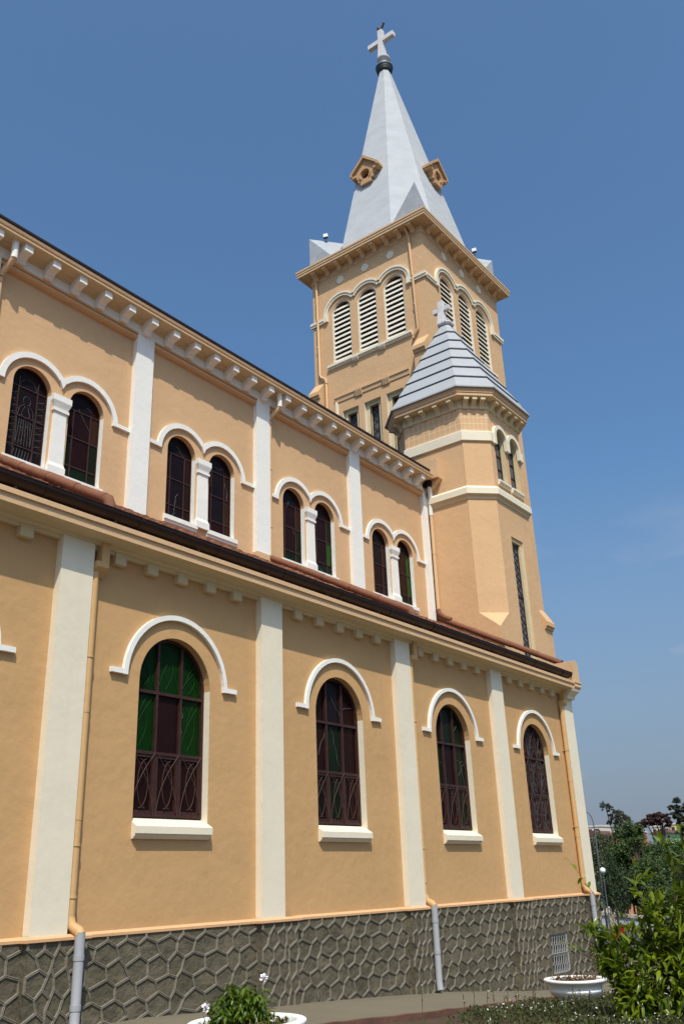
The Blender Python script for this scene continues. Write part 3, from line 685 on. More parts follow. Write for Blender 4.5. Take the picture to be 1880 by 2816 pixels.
def clere_window(cols, lead=False, marks=()):
    """one light of a clerestory pair; origin at its centre line on the wall face"""
    r = 0.435; mb = MB(); y0, y1 = 0.125, 0.165
    pts = [(-r, 7.69)]+arch_pts(0, r, 9.295, 18)+[(r, 7.69)]; ins = [(-r+0.022, 7.712)]+arch_pts(0, r-0.022, 9.295, 18)+[(r-0.022, 7.712)]
    n = len(pts)
    for i in range(n):
        j = (i+1) % n; a, b, c, d = pts[i], pts[j], ins[j], ins[i]
        mb.quad((a[0], y0, a[1]), (b[0], y0, b[1]), (c[0], y0, c[1]), (d[0], y0, d[1])); mb.quad((d[0], y0, d[1]), (c[0], y0, c[1]), (c[0], y1, c[1]), (d[0], y1, d[1]))
    for x in (-0.215, 0.215): mb.box(x-0.013, x+0.013, y0+0.004, y1, 7.70, 9.30 if lead is False else 9.5)
    for z in (8.0, 8.65, 9.28): mb.box(-r+0.02, r-0.02, y0+0.008, y1, z-0.012, z+0.012)
    o = mb.build('window', 'wood', CH)
    names = sorted({c for row in cols for c in row})+['vein']
    pm = MB(); zr = [7.69, 8.0, 8.65, 9.28, None]; xc = [-r, -0.215, 0.215, r]; y = 0.15
    for ri, row in enumerate(cols):
        for i in range(3):
            a, b = xc[i], xc[i+1]; mi = names.index(row[i]); z0, z1 = zr[ri], zr[ri+1]
            if z1: pm.quad((a, y, z0), (b, y, z0), (b, y, z1), (a, y, z1), mi=mi)
            else:
                m = 6; top = [(a+(b-a)*j/m, 9.295+math.sqrt(max(0.0, r*r-(a+(b-a)*j/m)**2))) for j in range(m+1)]
                pm.add([(a, y, z0), (b, y, z0)]+[(p, y, q) for p, q in reversed(top)], [list(range(m+3))], mi)
    for q in marks: squiggle(pm, q[0], q[1], q[2], q[3], y-0.004, 0.006, 6, q[4], len(names)-1, int(q[0]*100+q[1]*10))
    if lead:   # leaded standing figure: head, shoulders and robe lines
        vi = len(names)-1
        def ln(*p): pm.tube([(a, y-0.004, b) for a, b in p], 0.0032, 4, vi)
        ln(*[(0.085*math.cos(t*0.5236), 9.02+0.10*math.sin(t*0.5236)) for t in range(13)])
        for s in (1, -1): ln((s*0.05, 8.93), (s*0.15, 8.85), (s*0.185, 8.6), (s*0.17, 8.1)); ln((s*0.03, 8.9), (s*0.10, 8.7), (0, 8.62)); ln((s*0.2, 8.62), (s*0.06, 8.70))
        for i in range(6): ln((-0.12+0.048*i, 8.6), (-0.165+0.066*i, 8.05))
        for i in range(24): 
            u = random.Random(i); xx = u.uniform(-0.15, 0.13); zz_ = u.uniform(8.08, 8.58); ln((xx, zz_), (xx+0.045, zz_+0.004))
        for s in (1, -1):
            for i in range(9): ln((s*0.23, 7.95+0.14*i), (s*0.40, 8.02+0.14*i)); ln((s*0.40, 7.95+0.14*i), (s*0.23, 8.02+0.14*i))
        ln(*[(0.19*math.cos(t*0.2618), 9.28+0.22*math.sin(t*0.2618)) for t in range(13)])
        for i in range(7): ln((-0.2+0.065*i, 7.74), (-0.17+0.065*i, 7.95))
    pm.build('pane', names, o)
    sm = MB(); sm.prism([(0.2, 7.70), (0.0, 7.67), (-0.075, 7.635), (-0.075, 7.535), (-0.045, 7.52), (-0.04, 7.47), (0.02, 7.45), (0.2, 7.45)], -r-0.06, r+0.06, 'x'); sm.build('sill', 'white', o)
    return o
B, G, DG, BR, MR = 'g_black', 'g_leaf', 'g_dgreen', 'g_brown', 'g_maroon'
LIGHTS = [
 (dict(cols=[[B, B, B]]*4, lead=True), dict(cols=[[DG, DG, DG], [DG, MR, DG], [MR, MR, BR], [MR, B, MR]], marks=[(-0.1, 9.35, 0.2, 8.95, 0.01), (0.1, 9.45, 0.24, 9.4, 0.03)])),
 (dict(cols=[[MR, B, MR], [MR, B, MR], [MR, B, MR], [B, B, B]], marks=[(0.05, 8.35, -0.05, 8.0, 0.05), (-0.02, 8.0, -0.1, 7.72, 0.04), (-0.05, 9.5, 0.3, 9.25, 0.08)]), dict(cols=[[BR, MR, BR], [MR, B, BR], [BR, B, MR], [B, B, B]], marks=[(0.25, 9.1, 0.34, 8.65, 0.05), (-0.1, 9.42, 0.2, 9.44, 0.04)])),
 (dict(cols=[[B, DG, DG], [MR, MR, DG], [MR, MR, BR], [MR, B, MR]], marks=[(-0.05, 9.4, -0.1, 9.2, 0.05), (0.1, 8.7, 0.18, 8.5, 0.03)]), dict(cols=[[DG, DG, DG], [MR, MR, G], [MR, MR, DG], [B, MR, B]], marks=[(-0.2, 7.9, 0.1, 7.75, 0.01)])),
 (dict(cols=[[MR, MR, MR], [MR, MR, MR], [DG, B, BR], [B, B, B]]), dict(cols=[[DG, DG, DG], [BR, BR, G], [BR, BR, G], [B, B, B]])),
]
for k in range(-1, 4):
    if k < 0: specs = (dict(cols=[[B, B, B]]*4), dict(cols=[[B, MR, B]]*4))
    else: specs = LIGHTS[k]
    for sp, cx in zip(specs, (1.575, 2.885)):
        o = clere_window(**sp); o.location = Vector((QX(k)+cx, YB, 0))-CH.location
    mb = MB(); c0, c1, zc = 1.62, 2.84, 9.20; hx = (c1-c0)/2
    aL = math.acos(hx/0.76)
    xm = (c0+c1)/2
    # two joined round hoods with straight feet running to the pilasters
    for cx, s in ((c0, 1), (c1, -1)):
        if s > 0: hood(mb, cx, zc, 0.70, 0.82, 0.06, n=26, a0=math.pi, a1=math.acos(hx/0.82))
        else: hood(mb, cx, zc, 0.70, 0.82, 0.06, n=26, a0=math.pi-math.acos(hx/0.82), a1=0)
    za, zb_ = zc+math.sqrt(0.70**2-hx**2), zc+math.sqrt(0.82**2-hx**2)
    mb.prism([(xm-0.10, zb_-0.02), (xm, za-0.02), (xm+0.10, zb_-0.02), (xm, zb_+0.004)], -0.0605, 0.02, 'y')
    x1, x2 = c0-0.82, c1+0.82
    left = (0.502 if k not in (0, 2) else 0.64)
    mb.box(left, c0-0.701, -0.0602, 0.03, 9.203, 9.285); mb.box(c1+0.701, 3.99, -0.0602, 0.03, 9.203, 9.285)
    mb.build('hood_mould', 'white', CH, (QX(k), YB, 0))
    mb = MB(); cx = 2.23
    def sq(z, h, d): return [(cx-h, -d, z), (cx+h, -d, z), (cx+h, 0.16, z), (cx-h, 0.16, z)]
    st = [(7.60, 0.2, 0.08), (7.76, 0.2, 0.08), (7.78, 0.185, 0.07), (7.84, 0.165, 0.05), (8.97, 0.150, 0.045), (8.97, 0.185, 0.075), (9.03, 0.185, 0.075), (9.03, 0.16, 0.05), (9.19, 0.215, 0.10), (9.20, 0.215, 0.10), (9.32, 0.215, 0.10)]
    for a, b in zip(st, st[1:]): mb.loft(sq(*a), sq(*b))
    mb.quad(*sq(*st[-1])); mb.quad(*sq(*st[0]))
    mb.build('window_column', 'white', CH, (QX(k), YB, 0))
# corbels under the main eaves
for i in range(-6, 24):
    xr = QX(0)+0.30+0.6653*i
    if xr < 5.5 or xr > 23.4: continue
    mb = MB()
    mb.prism([(YB-0.02, 12.07), (3.515, 12.07), (3.515, 11.905), (3.56, 11.895), (3.64, 11.885), (3.69, 11.865), (3.73, 11.84), (3.76, 11.81), (3.775, 11.785), (3.755, 11.78), (3.755, 11.752), (3.80, 11.745), (YB-0.02, 11.745)], -0.092, 0.092, 'x')
    mb.build('corbel', 'white', CH, (xr-0.1, 0, 0))
mb = MB()
prof = [(YQ+0.05, 11.96), (YQ-0.03, 11.965), (YQ-0.045, 12.02), (YQ-0.10, 12.03), (YQ-0.12, 12.06), (3.47, 12.065), (3.455, 12.075), (3.455, 12.135), (3.44, 12.14), (3.43, 12.17), (3.425, 12.20), (3.43, 12.225), (3.46, 12.235), (YQ+0.05, 12.24)]
mb.prism(prof, XL, 23.2, 'x')
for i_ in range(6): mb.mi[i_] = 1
mb.build('main_cornice', ['peach_trim', 'creamy'], CH)
mb = MB(); mb.prism([(3.405, 12.236), (3.405, 12.29), (3.43, 12.30), (8.0, 15.1), (8.0, 15.0), (3.5, 12.236)], XL, 23.0, 'x'); mb.prism([(8.0, 15.1), (12.5, 12.3), (12.5, 12.2), (8.0, 15.0)], XL, 26.4, 'x'); mb.prism([(4.4, 12.5), (4.4, 12.9), (8.0, 15.1), (8.0, 14.9)], 23.0, 26.5, 'x')
mb.quad((XL, 12.0, -2), (26.5, 12.0, -2), (26.5, 12.0, 12.3), (XL, 12.0, 12.3)); mb.quad((XL, 4, -2), (XL, 12, -2), (XL, 8, 15.0), (XL, 4, 12.3))
mb.build('nave_roof', 'gutter', CH)
# small corbelled stop where the main eaves meet the turret
mb = MB(); mb.box(23.25, 23.60, 3.30, 3.86, 12.10, 12.75); mb.prism([(3.30, 12.10), (3.86, 12.10), (3.86, 11.75), (3.74, 11.72)], 23.36, 23.58, 'x'); mb.build('eaves_stop', 'peach_trim', CH)
mb = MB(); mb.box(23.21, 23.40, 3.60, 3.86, 11.86, 12.06); mb.build('eaves_dark_box', 'hole', CH)  # solid black box painted in as the dark gap under the eaves
# clerestory drainpipes
def clere_pipe(x, col):
    mb = MB(); r = 0.055; y = YB-0.07
    mb.tube([(x, y, 11.3), (x, y, 7.48)], r, 12)
    mb.tube([(x, y, 11.34), (x+0.02, y-0.02, 11.44), (x+0.06, 3.66, 11.62), (x+0.065, 3.63, 11.70)], r*1.1, 12)
    for z in (11.2, 9.9, 8.3): mb.tube([(x, y, z-0.012), (x, y, z+0.012)], r*1.2, 12)
    o = mb.build('drainpipe', col, CH)
    hd = MB(); hd.tube([(x+0.065, 3.63, 11.66), (x+0.065, 3.63, 12.07)], 0.068, 12); hd.build('pipe_head', 'white', o)
for k in (-2, 0, 2): clere_pipe(QX(k)+0.50+0.058, 'pipe_peach')
mb = MB(); mb.tube([(23.50, 3.80, 10.95), (23.49, 3.80, 7.6)], 0.058, 12); 
for z in (9.6,): mb.tube([(23.495, 3.80, z-0.012), (23.495, 3.80, z+0.012)], 0.068, 12)
o = mb.build('drainpipe', 'pipe_peach', CH)
mb = MB(); mb.tube([(23.34, 3.70, 11.95), (23.36, 3.70, 11.75), (23.44, 3.76, 11.55), (23.49, 3.80, 11.35), (23.50, 3.80, 10.93)], 0.068, 12); mb.tube([(23.60, 3.72, 11.75), (23.53, 3.78, 11.50), (23.50, 3.80, 11.3)], 0.05, 10); mb.build('pipe_head', 'white', o)

# ------------------------------------------------------------------ stair turret at the corner of the tower
TX0, TX1, TY0, CHM = 23.55, 27.12, 1.765, 0.665
TP = [(TX0+CHM, 5.3), (TX0, 5.3-CHM), (TX0, TY0+CHM), (TX0+CHM, TY0), (TX1-CHM, TY0), (TX1, TY0+CHM), (TX1, 5.3)]     # plan, travel gives outward on the right
def tpath(o=0.0):
    return [(x, y) for x, y in TP]
SLIT = (24.96, 25.78, 4.6, 10.10)
mb = MB()
lo = -3.0
# lower square base with sloped chamfer stops
mb.quad((TX0, TY0, lo), (TX0, 5.3, lo), (TX0, 5.3, 6.86), (TX0, TY0, 6.86))
mb.quad((TX0, TY0+CHM, 6.86), (TX0, 5.3, 6.86), (TX0, 5.3, 10.5), (TX0, TY0+CHM, 10.5))
mb.quad((TX0, TY0, 6.86), (TX0, TY0+CHM, 6.86), (TX0, TY0+CHM, 7.40))
mb.quad((TX0, TY0, 6.86), (TX0+CHM, TY0, 6.86), (TX0+CHM, TY0, 7.40))
mb.quad((TX0, TY0, 6.86), (TX0, TY0+CHM, 7.40), (TX0+CHM, TY0, 7.40))
mb.quad((TX0, TY0+CHM, 7.40), (TX0+CHM, TY0, 7.40), (TX0+CHM, TY0, 10.5), (TX0, TY0+CHM, 10.5))
wall_openings(mb, Y(TY0), TX0+CHM, TX1-CHM, 7.40, 10.5, [(SLIT[0], SLIT[1], 7.40, SLIT[3], False)], 0.17, 0, 1, 1)
wall_openings(mb, Y(TY0), TX0+CHM, TX1-CHM, lo, 7.40, [(SLIT[0], SLIT[1], SLIT[2], 7.40, False)], 0.17, 0, 1, 1)
mb.quad((TX0, TY0, lo), (TX0+CHM, TY0, lo), (TX0+CHM, TY0, 6.86), (TX0, TY0, 6.86)); mb.quad((TX1-CHM, TY0, lo), (TX1, TY0, lo), (TX1, TY0, 6.86), (TX1-CHM, TY0, 6.86))
mb.quad((TX1-CHM, TY0, 7.40), (TX1, TY0+CHM, 7.40), (TX1, TY0+CHM, 10.5), (TX1-CHM, TY0, 10.5)); mb.quad((TX1, TY0, lo), (TX1, 5.3, lo), (TX1, 5.3, 6.86), (TX1, TY0, 6.86)); mb.quad((TX1, TY0+CHM, 6.86), (TX1, 5.3, 6.86), (TX1, 5.3, 10.5), (TX1, TY0+CHM, 10.5))
mb.quad((TX1, TY0, 6.86), (TX1, TY0+CHM, 6.86), (TX1, TY0+CHM, 7.40)); mb.quad((TX1, TY0, 6.86), (TX1-CHM, TY0, 6.86), (TX1-CHM, TY0, 7.40)); mb.quad((TX1, TY0, 6.86), (TX1, TY0+CHM, 7.40), (TX1-CHM, TY0, 7.40))
# upper stage
for a, b in zip(TP, TP[1:]):
    if a[1] == TY0 and b[1] == TY0:
        wall_openings(mb, Y(TY0), a[0], b[0], 10.5, 13.40, [(24.51, 25.19, 11.96, 13.40, False), (25.44, 26.12, 11.96, 13.40, False)], 0.20, 0, 1, 1)
    else: mb.quad((*a, 10.5), (*b, 10.5), (*b, 13.40), (*a, 13.40))
mb.build('turret_wall', ['peach', 'creamy'], CH)
mb = MB()
for a, b in zip(TP, TP[1:]):
    if a[1] == TY0 and b[1] == TY0: wall_openings(mb, Y(TY0), a[0], b[0], 13.40, 14.95, [(24.51, 25.19, 13.40, 13.52, True), (25.44, 26.12, 13.40, 13.52, True)], 0.20, 0, 1, 1)
    else: mb.quad((*a, 13.40), (*b, 13.40), (*b, 14.95), (*a, 14.95))
mb.build('turret_tiled_band', ['tiled', 'creamy'], CH)
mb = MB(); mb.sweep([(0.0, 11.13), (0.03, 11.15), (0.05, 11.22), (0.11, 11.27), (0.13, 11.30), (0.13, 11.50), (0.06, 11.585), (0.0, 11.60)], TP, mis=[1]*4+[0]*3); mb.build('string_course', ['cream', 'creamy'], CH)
mb = MB()
p1 = [TP[0], TP[1], TP[2], TP[3], (24.38, TY0)]; p2 = [(26.26, TY0), TP[4], TP[5], TP[6]]
for p in (p1, p2): mb.sweep([(-0.02, 13.21), (0.065, 13.23), (0.07, 13.55), (0.03, 13.585), (-0.02, 13.585)], p)
for cx in (24.85, 25.78):
    hood(mb, cx, 13.53, 0.34, 0.475, 0.11, y=TY0, n=20)
mb.box(24.375, 24.51, TY0-0.11, TY0+0.02, 13.20, 13.532); mb.box(25.19, 25.44, TY0-0.11, TY0+0.02, 13.20, 13.532); mb.box(26.12, 26.255, TY0-0.11, TY0+0.02, 13.20, 13.532)
mb.build('turret_hood_band', 'cream', CH)
def diamonds(mb, x0, x1, z0, z1, y, r=0.009, stepz=0.42):
    n = max(1, round((z1-z0)/stepz)); h = (z1-z0)/n
    for i in range(n):
        mb.tube([(x0, y, z0+h*i), (x1, y, z0+h*(i+1))], r, 4); mb.tube([(x1, y, z0+h*i), (x0, y, z0+h*(i+1))], r, 4)
# two small arched lights
for cx in (24.85, 25.78):
    mb = MB(); r = 0.34; 
    for x in (-r+0.02, 0, r-0.02): mb.box(x-0.018, x+0.018, 0.15, 0.19, 11.97, 13.52 if x else 13.84)
    for z in (11.99, 12.5, 13.0, 13.45): mb.box(-r, r, 0.153, 0.187, z-0.015, z+0.015)
    o = mb.build('window', 'wood', CH, (cx, TY0, 0))
    mb = MB(); mb.add([(-r, 0.18, 11.96), (r, 0.18, 11.96)]+[(p, 0.18, q) for p, q in arch_pts(0, r, 13.52, 12, 0, math.pi)], [list(range(15))]); mb.build('pane', 'g_grey', o)
    mb = MB(); mb.prism([(0.2, 11.98), (0, 11.95), (-0.10, 11.915), (-0.10, 11.85), (-0.07, 11.83), (-0.065, 11.79), (-0.04, 11.77), (0.02, 11.75), (0.2, 11.75)], -r-0.045, r+0.045, 'x'); mb.build('sill', 'cream', o)
# tall slit light with diamond leading
mb = MB(); a, b = SLIT[0], SLIT[1]; d = 0.155
mb.box(a+0.001, b-0.001, TY0+0.05, TY0+d+0.02, 9.98, SLIT[3]-0.001); mb.box(b-0.14, b-0.001, TY0+0.06, TY0+d+0.02, SLIT[2], 9.98); mb.box(a+0.001, a+0.07, TY0+0.06, TY0+d+0.02, SLIT[2], 9.98)
mb.build('slit_surround', 'creamy', CH)
mb = MB(); mb.box(a+0.07, b-0.141, TY0+d-0.03, TY0+d+0.005, 8.16, 8.24)
for x_ in (a+0.085, b-0.155): mb.box(x_-0.014, x_+0.014, TY0+d-0.02, TY0+d+0.01, SLIT[2], 9.98)
for z0_, z1_ in ((SLIT[2], 8.16), (8.24, 9.97)): diamonds(mb, a+0.09, b-0.16, z0_, z1_, TY0+d-0.01, 0.013, 0.46); diamonds(mb, a+0.09, b-0.16, z0_+0.23, z1_-0.23, TY0+d-0.01, 0.008, 0.46)
o = mb.build('slit_window', 'wood', CH)
mb = MB(); mb.quad((a, TY0+d, SLIT[2]), (b, TY0+d, SLIT[2]), (b, TY0+d, 10.0), (a, TY0+d, 10.0)); mb.build('pane', 'g_grey', o)
# eaves, corbels, roof, cross
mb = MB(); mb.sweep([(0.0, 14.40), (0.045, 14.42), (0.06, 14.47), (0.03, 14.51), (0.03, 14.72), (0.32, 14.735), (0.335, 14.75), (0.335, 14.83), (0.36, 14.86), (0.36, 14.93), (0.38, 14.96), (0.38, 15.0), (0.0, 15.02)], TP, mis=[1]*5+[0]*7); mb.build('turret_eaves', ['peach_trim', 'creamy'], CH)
def corbel_at(x, y, dx, dy, zt, h, d, wd, mat, name):
    """curved corbel, hung under zt, projecting along (dx, dy)"""
    mb = MB(); q = [(0.0, 0.0), (-d, 0.0), (-d, -h*0.30)]
    for t in range(1, 7): a_ = math.pi/2*t/6; q.append((-d*(1-math.sin(a_)*0.72) , -h*0.30-h*0.55*(1-math.cos(a_))))
    q += [(-d*0.26, -h), (0.03, -h), (0.03, 0)]
    mb.prism(q, -wd/2, wd/2, 'x')
    an = math.atan2(dy, dx)+math.pi/2
    return mb.build(name, mat, CH, (x, y, zt), an)
for i in range(2): corbel_at(TX0+CHM*(0.3+0.4*i), 5.3-CHM*(0.7-0.4*i), -0.7071, 0.7071, 14.73, 0.33, 0.30, 0.16, 'creamy', 'turret_corbel')
for i in range(4): corbel_at(TX0, 2.66+0.55*i, -1, 0, 14.73, 0.33, 0.30, 0.17, 'creamy', 'turret_corbel')
for i in range(3):
    t = 0.2+0.3*i; corbel_at(TX0+CHM*t, TY0+CHM*(1-t), -0.7071, -0.7071, 14.73, 0.33, 0.30, 0.16, 'creamy', 'turret_corbel')
for i in range(5): corbel_at(24.45+0.455*i, TY0, 0, -1, 14.73, 0.33, 0.30, 0.17, 'creamy', 'turret_corbel')
def oct_plan(o):
    k = o*math.tan(math.pi/8)
    return [(TX0-o, 5.3-CHM+k), (TX0-o, TY0+CHM-k), (TX0+CHM-k, TY0-o), (TX1-CHM+k, TY0-o), (TX1+o, TY0+CHM-k), (TX1+o, 5.3-CHM+k), (TX1-CHM+k, 5.3+o), (TX0+CHM-k, 5.3+o)]
mb = MB(); base = oct_plan(0.40); tc = (25.33, 3.60); z0, z1 = 15.02, 19.05; nb = 7; top_s = 0.075
def ring(s, z): return [(tc[0]+(x-tc[0])*s, tc[1]+(y-tc[1])*s, z) for x, y in base]
for i in range(nb):
    s0 = 1-(1-top_s)*i/nb; s1 = 1-(1-top_s)*(i+1)/nb
    za, zb_ = z0+(z1-z0)*i/nb, z0+(z1-z0)*(i+1)/nb
    A = ring(s0+0.020, za-0.005); A2 = ring(s0+0.020, za+0.038); Bq = ring(s1+0.003, zb_+0.012)
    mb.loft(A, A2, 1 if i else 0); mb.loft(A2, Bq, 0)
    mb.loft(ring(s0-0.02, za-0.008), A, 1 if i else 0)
mb.build('turret_roof', ['slate', 'slatedark'], CH)
mb = MB(); cz = 19.05
mb.loft(ring(0.105, cz-0.02), ring(0.125, cz+0.06)); mb.loft(ring(0.125, cz+0.06), ring(0.125, cz+0.12)); mb.loft(ring(0.125, cz+0.12), ring(0.08, cz+0.17)); mb.add(ring(0.08, cz+0.17), [list(range(8))])
mb.build('roof_cap', 'crossgrey', CH)
mb = MB(); x, y = tc[0]-0.02, tc[1]+0.1
def sqr(h, z): return [(x-h, y-h, z), (x+h, y-h, z), (x+h, y+h, z), (x-h, y+h, z)]
mb.loft(sqr(0.16, cz+0.1), sqr(0.105, cz+0.75)); mb.loft(sqr(0.105, cz+0.75), sqr(0.10, cz+1.15)); mb.add(sqr(0.10, cz+1.15), [(0, 1, 2, 3)])
mb.box(x-0.085, x+0.085, y-0.345, y+0.345, cz+0.70, cz+0.88)
mb.build('turret_cross', 'crossgrey', CH)

# ------------------------------------------------------------------ bell tower
BX0, BX1, BY0, BY1 = 26.56, 33.10, 5.0, 10.83
bcx, bcy = (BX0+BX1)/2, (BY0+BY1)/2
RP = [(BX0, BY1), (BX0, BY0), (BX1, BY0), (BX1, BY1)]
LW = [(-1.345, 0.5), (0.0, 0.5), (1.345, 0.5)]
XF = lambda x0: (lambda u, d, z: (x0+d, u, z))
mb = MB()
def tower_faces(z0, z1, opx, opy, depth=0.28):
    wall_openings(mb, XF(BX0), BY0, BY1, z0, z1, opx, depth, 0, 1, 1)
    wall_openings(mb, Y(BY0), BX0, BX1, z0, z1, opy, depth, 0, 1, 1)
    mb.quad((BX1, BY0, z0), (BX1, BY1, z0), (BX1, BY1, z1), (BX1, BY0, z1)); mb.quad((BX0, BY1, z0), (BX1, BY1, z0), (BX1, BY1, z1), (BX0, BY1, z1))
ox = [(bcy+c-0.5, bcy+c+0.5, 20.52, 22.86, False) for c in (-1.37, 0, 1.37)]
oy = [(bcx+c-0.53, bcx+c+0.53, 20.62, 22.86, False) for c in (-1.52, 0, 1.52)]
lan = [(bcy+c-0.41, bcy+c+0.41, 13.0, 18.10, False) for c in (-1.10, 0.0, 1.10)]
tower_faces(-3.0, 13.0, [], []); tower_faces(13.0, 18.60, lan, [], 0.14); tower_faces(18.60, 22.86, ox, oy)
mb.build('tower_wall', ['peach', 'louvre'], CH)
mb = MB()
ox2 = [(a, b, 22.86, 23.08, True) for a, b, _, _, _ in ox]; oy2 = [(a, b, 22.86, 23.14, True) for a, b, _, _, _ in oy]
tower_faces(22.86, 25.45, ox2, oy2)
mb.mi = [2 if (m_ == 1 and i_ >= 0 and all(abs(mb.v[q][2]-22.86) > 0.23 for q in mb.f[i_])) else m_ for i_, m_ in enumerate(mb.mi)]
mb.build('tower_scored_band', ['scored', 'louvre', 'peach'], CH)
def louvred(w_, zb, zs):
    """local frame: opening centred on x, wall face at y = 0"""
    fm = MB(); r = w_/2
    for s in (-1, 1): fm.box(min(s*r, s*(r-0.05)), max(s*r, s*(r-0.05)), 0.03, 0.10, zb, zs)
    hood(fm, 0, zs, r-0.05, r-0.001, -0.032, n=16, back=0.10)
    o = fm.build('louvred_window', 'louvre', CH)
    sm = MB(); n = 11
    for i in range(n+2):
        z = zb+0.13+0.238*i
        if z > zs+r-0.16: break
        hw = r-0.05 if z < zs else math.sqrt(max(0.0, (r-0.04)**2-(z-zs)**2))
        if hw < 0.12: continue
        tl = 0.0 if i else 0.05; h_ = 0.160
        sm.add([(-hw, 0.055, z-0.075+tl), (hw, 0.055, z-0.075), (hw, 0.125, z-0.075+h_), (-hw, 0.125, z-0.075+h_+tl), (-hw, 0.085, z-0.085+tl), (hw, 0.085, z-0.085), (hw, 0.155, z-0.085+h_), (-hw, 0.155, z-0.085+h_+tl)], [(0, 1, 2, 3), (4, 5, 6, 7), (0, 1, 5, 4), (3, 2, 6, 7), (0, 3, 7, 4), (1, 2, 6, 5)], 0)
    sm.build('slats', 'louvre', o)
    bk = MB(); bk.add([(-r, 0.26, zb), (r, 0.26, zb)]+[(p, 0.26, q) for p, q in arch_pts(0, r, zs, 14, 0, math.pi)], [list(range(17))]); bk.build('backing', 'hole', o)  # black sheet stands in for the unlit belfry behind the slats
    return o
for c in (-1.37, 0, 1.37):
    o = louvred(1.0, 20.52, 23.08); o.location = Vector((BX0, bcy+c, 0))-CH.location; o.rotation_euler = (0, 0, -math.pi/2)
for c in (-1.52, 0, 1.52):
    o = louvred(1.06, 20.62, 23.14); o.location = Vector((bcx+c, BY0, 0))-CH.location
def triple_hood(sp, zc, r0, r1, name, loc, rz, ends):
    mb = MB(); hx = sp/2; aa = math.acos(min(1, hx/r1))
    for dr0, dr1, pr in ((r0, r0+(r1-r0)*0.55, 0.075), (r0+(r1-r0)*0.55, r1, 0.11)):
        a_ = math.acos(min(1, hx/dr1)) if dr1 > hx else 0
        for cx, s in ((-sp, -1), (0, 0), (sp, 1)):
            hood(mb, cx, zc, dr0, dr1, pr, n=22, a0=math.pi-(a_ if s > -1 else 0), a1=(a_ if s < 1 else 0))
    x0, x1 = -sp-r0, sp+r0
    for xa, xb in ((ends[0], x0-0.02), (x1+0.02, ends[1])):
        mb.box(xa, xb, -0.073, 0.02, 22.76, 22.86); mb.box(xa, xb, -0.107, 0.02, 22.861, 22.98)
    for xa, xb in ((x0-(r1-r0)+0.001, x0+0.001), (x1-0.001, x1+(r1-r0)-0.001)): mb.box(xa, xb, -0.112, 0.03, 22.755, zc-0.004)
    return mb.build(name, 'cream', CH, loc, rz)
triple_hood(1.37, 23.05, 0.71, 0.90, 'hood_mould', (BX0, bcy, 0), -math.pi/2, (-(BY1-bcy)-0.11, (bcy-BY0)+0.104))
triple_hood(1.52, 23.10, 0.76, 0.96, 'hood_mould', (bcx, BY0, 0), 0, (-(bcx-BX0)+0.001, (BX1-bcx)+0.11))
def tower_sill(h, blocks, name, loc, rz, z):
    mb = MB(); mb.prism([(0.3, z+0.02), (0.0, z), (-0.13, z-0.03), (-0.13, z-0.13), (-0.09, z-0.15), (-0.06, z-0.22), (0.02, z-0.24), (0.3, z-0.24)], -h, h, 'x')
    for b in blocks: mb.prism([(0.0, z-0.06), (-0.16, z-0.06), (-0.16, z-0.16), (-0.13, z-0.24), (-0.05, z-0.31), (0.02, z-0.31)], b-0.14, b+0.14, 'x')
    mb.build(name, 'cream', CH, loc, rz)
tower_sill(2.14, (-0.685, 0.685), 'belfry_sill', (BX0, bcy, 0), -math.pi/2, 20.50)
tower_sill(2.32, (-0.76, 0.76), 'belfry_sill', (bcx, BY0, 0), 0, 20.60)
# label moulding and lancets of the -x face
mb = MB(); mb.prism([(0.02, 18.88), (-0.09, 18.86), (-0.09, 18.78), (-0.05, 18.74), (-0.035, 18.58), (0.02, 18.55)], -1.87, 1.87, 'x')
for b in (-0.62, 0.75): mb.prism([(0.02, 18.89), (-0.13, 18.87), (-0.13, 18.76), (-0.06, 18.52), (0.02, 18.50)], b-0.16, b+0.16, 'x')
mb.build('label_mould', 'peach_trim', CH, (BX0, bcy, 0), -math.pi/2)
mb = MB(); mb.prism([(0.02, 0), (-0.06, 0.03), (-0.06, 0.12), (0.02, 0.15)], 12.5, 18.60, 'x', caps=True)
mb.xf(lambda p: (p[2]-1.87, p[1], p[0])); mb.build('label_jamb', 'cream', CH, (BX0, bcy, 0), -math.pi/2)
for c in (-1.10, 0.0, 1.10):
    mb = MB(); d = 0.14
    mb.box(-0.41, -0.22, d, d+0.05, 13.0, 18.10); mb.box(0.22, 0.41, d, d+0.05, 13.0, 18.10); mb.box(-0.22, 0.22, d, d+0.05, 17.93, 18.10)
    for x_ in (-0.22, 0.22): mb.quad((x_, d, 13), (x_, d+0.2, 13), (x_, d+0.2, 17.93), (x_, d, 17.93))
    mb.quad((-0.22, d, 17.93), (0.22, d, 17.93), (0.22, d+0.2, 17.93), (-0.22, d+0.2, 17.93))
    o = mb.build('lancet_window', 'creamy', CH, (BX0, bcy+c, 0), -math.pi/2)
    g = MB(); diamonds(g, -0.20, 0.20, 15.4, 17.9, d+0.155, 0.014, 0.42); 
    for x_ in (-0.205, 0.205): g.box(x_-0.016, x_+0.016, d+0.14, d+0.18, 15.0, 17.93)
    g.box(-0.22, 0.22, d+0.142, d+0.178, 17.895, 17.93); g.build('leading', 'wood', o)
    pn = MB(); pn.quad((-0.22, d+0.19, 13), (0.22, d+0.19, 13), (0.22, d+0.19, 17.95), (-0.22, d+0.19, 17.95)); pn.build('pane', 'g_grey', o)
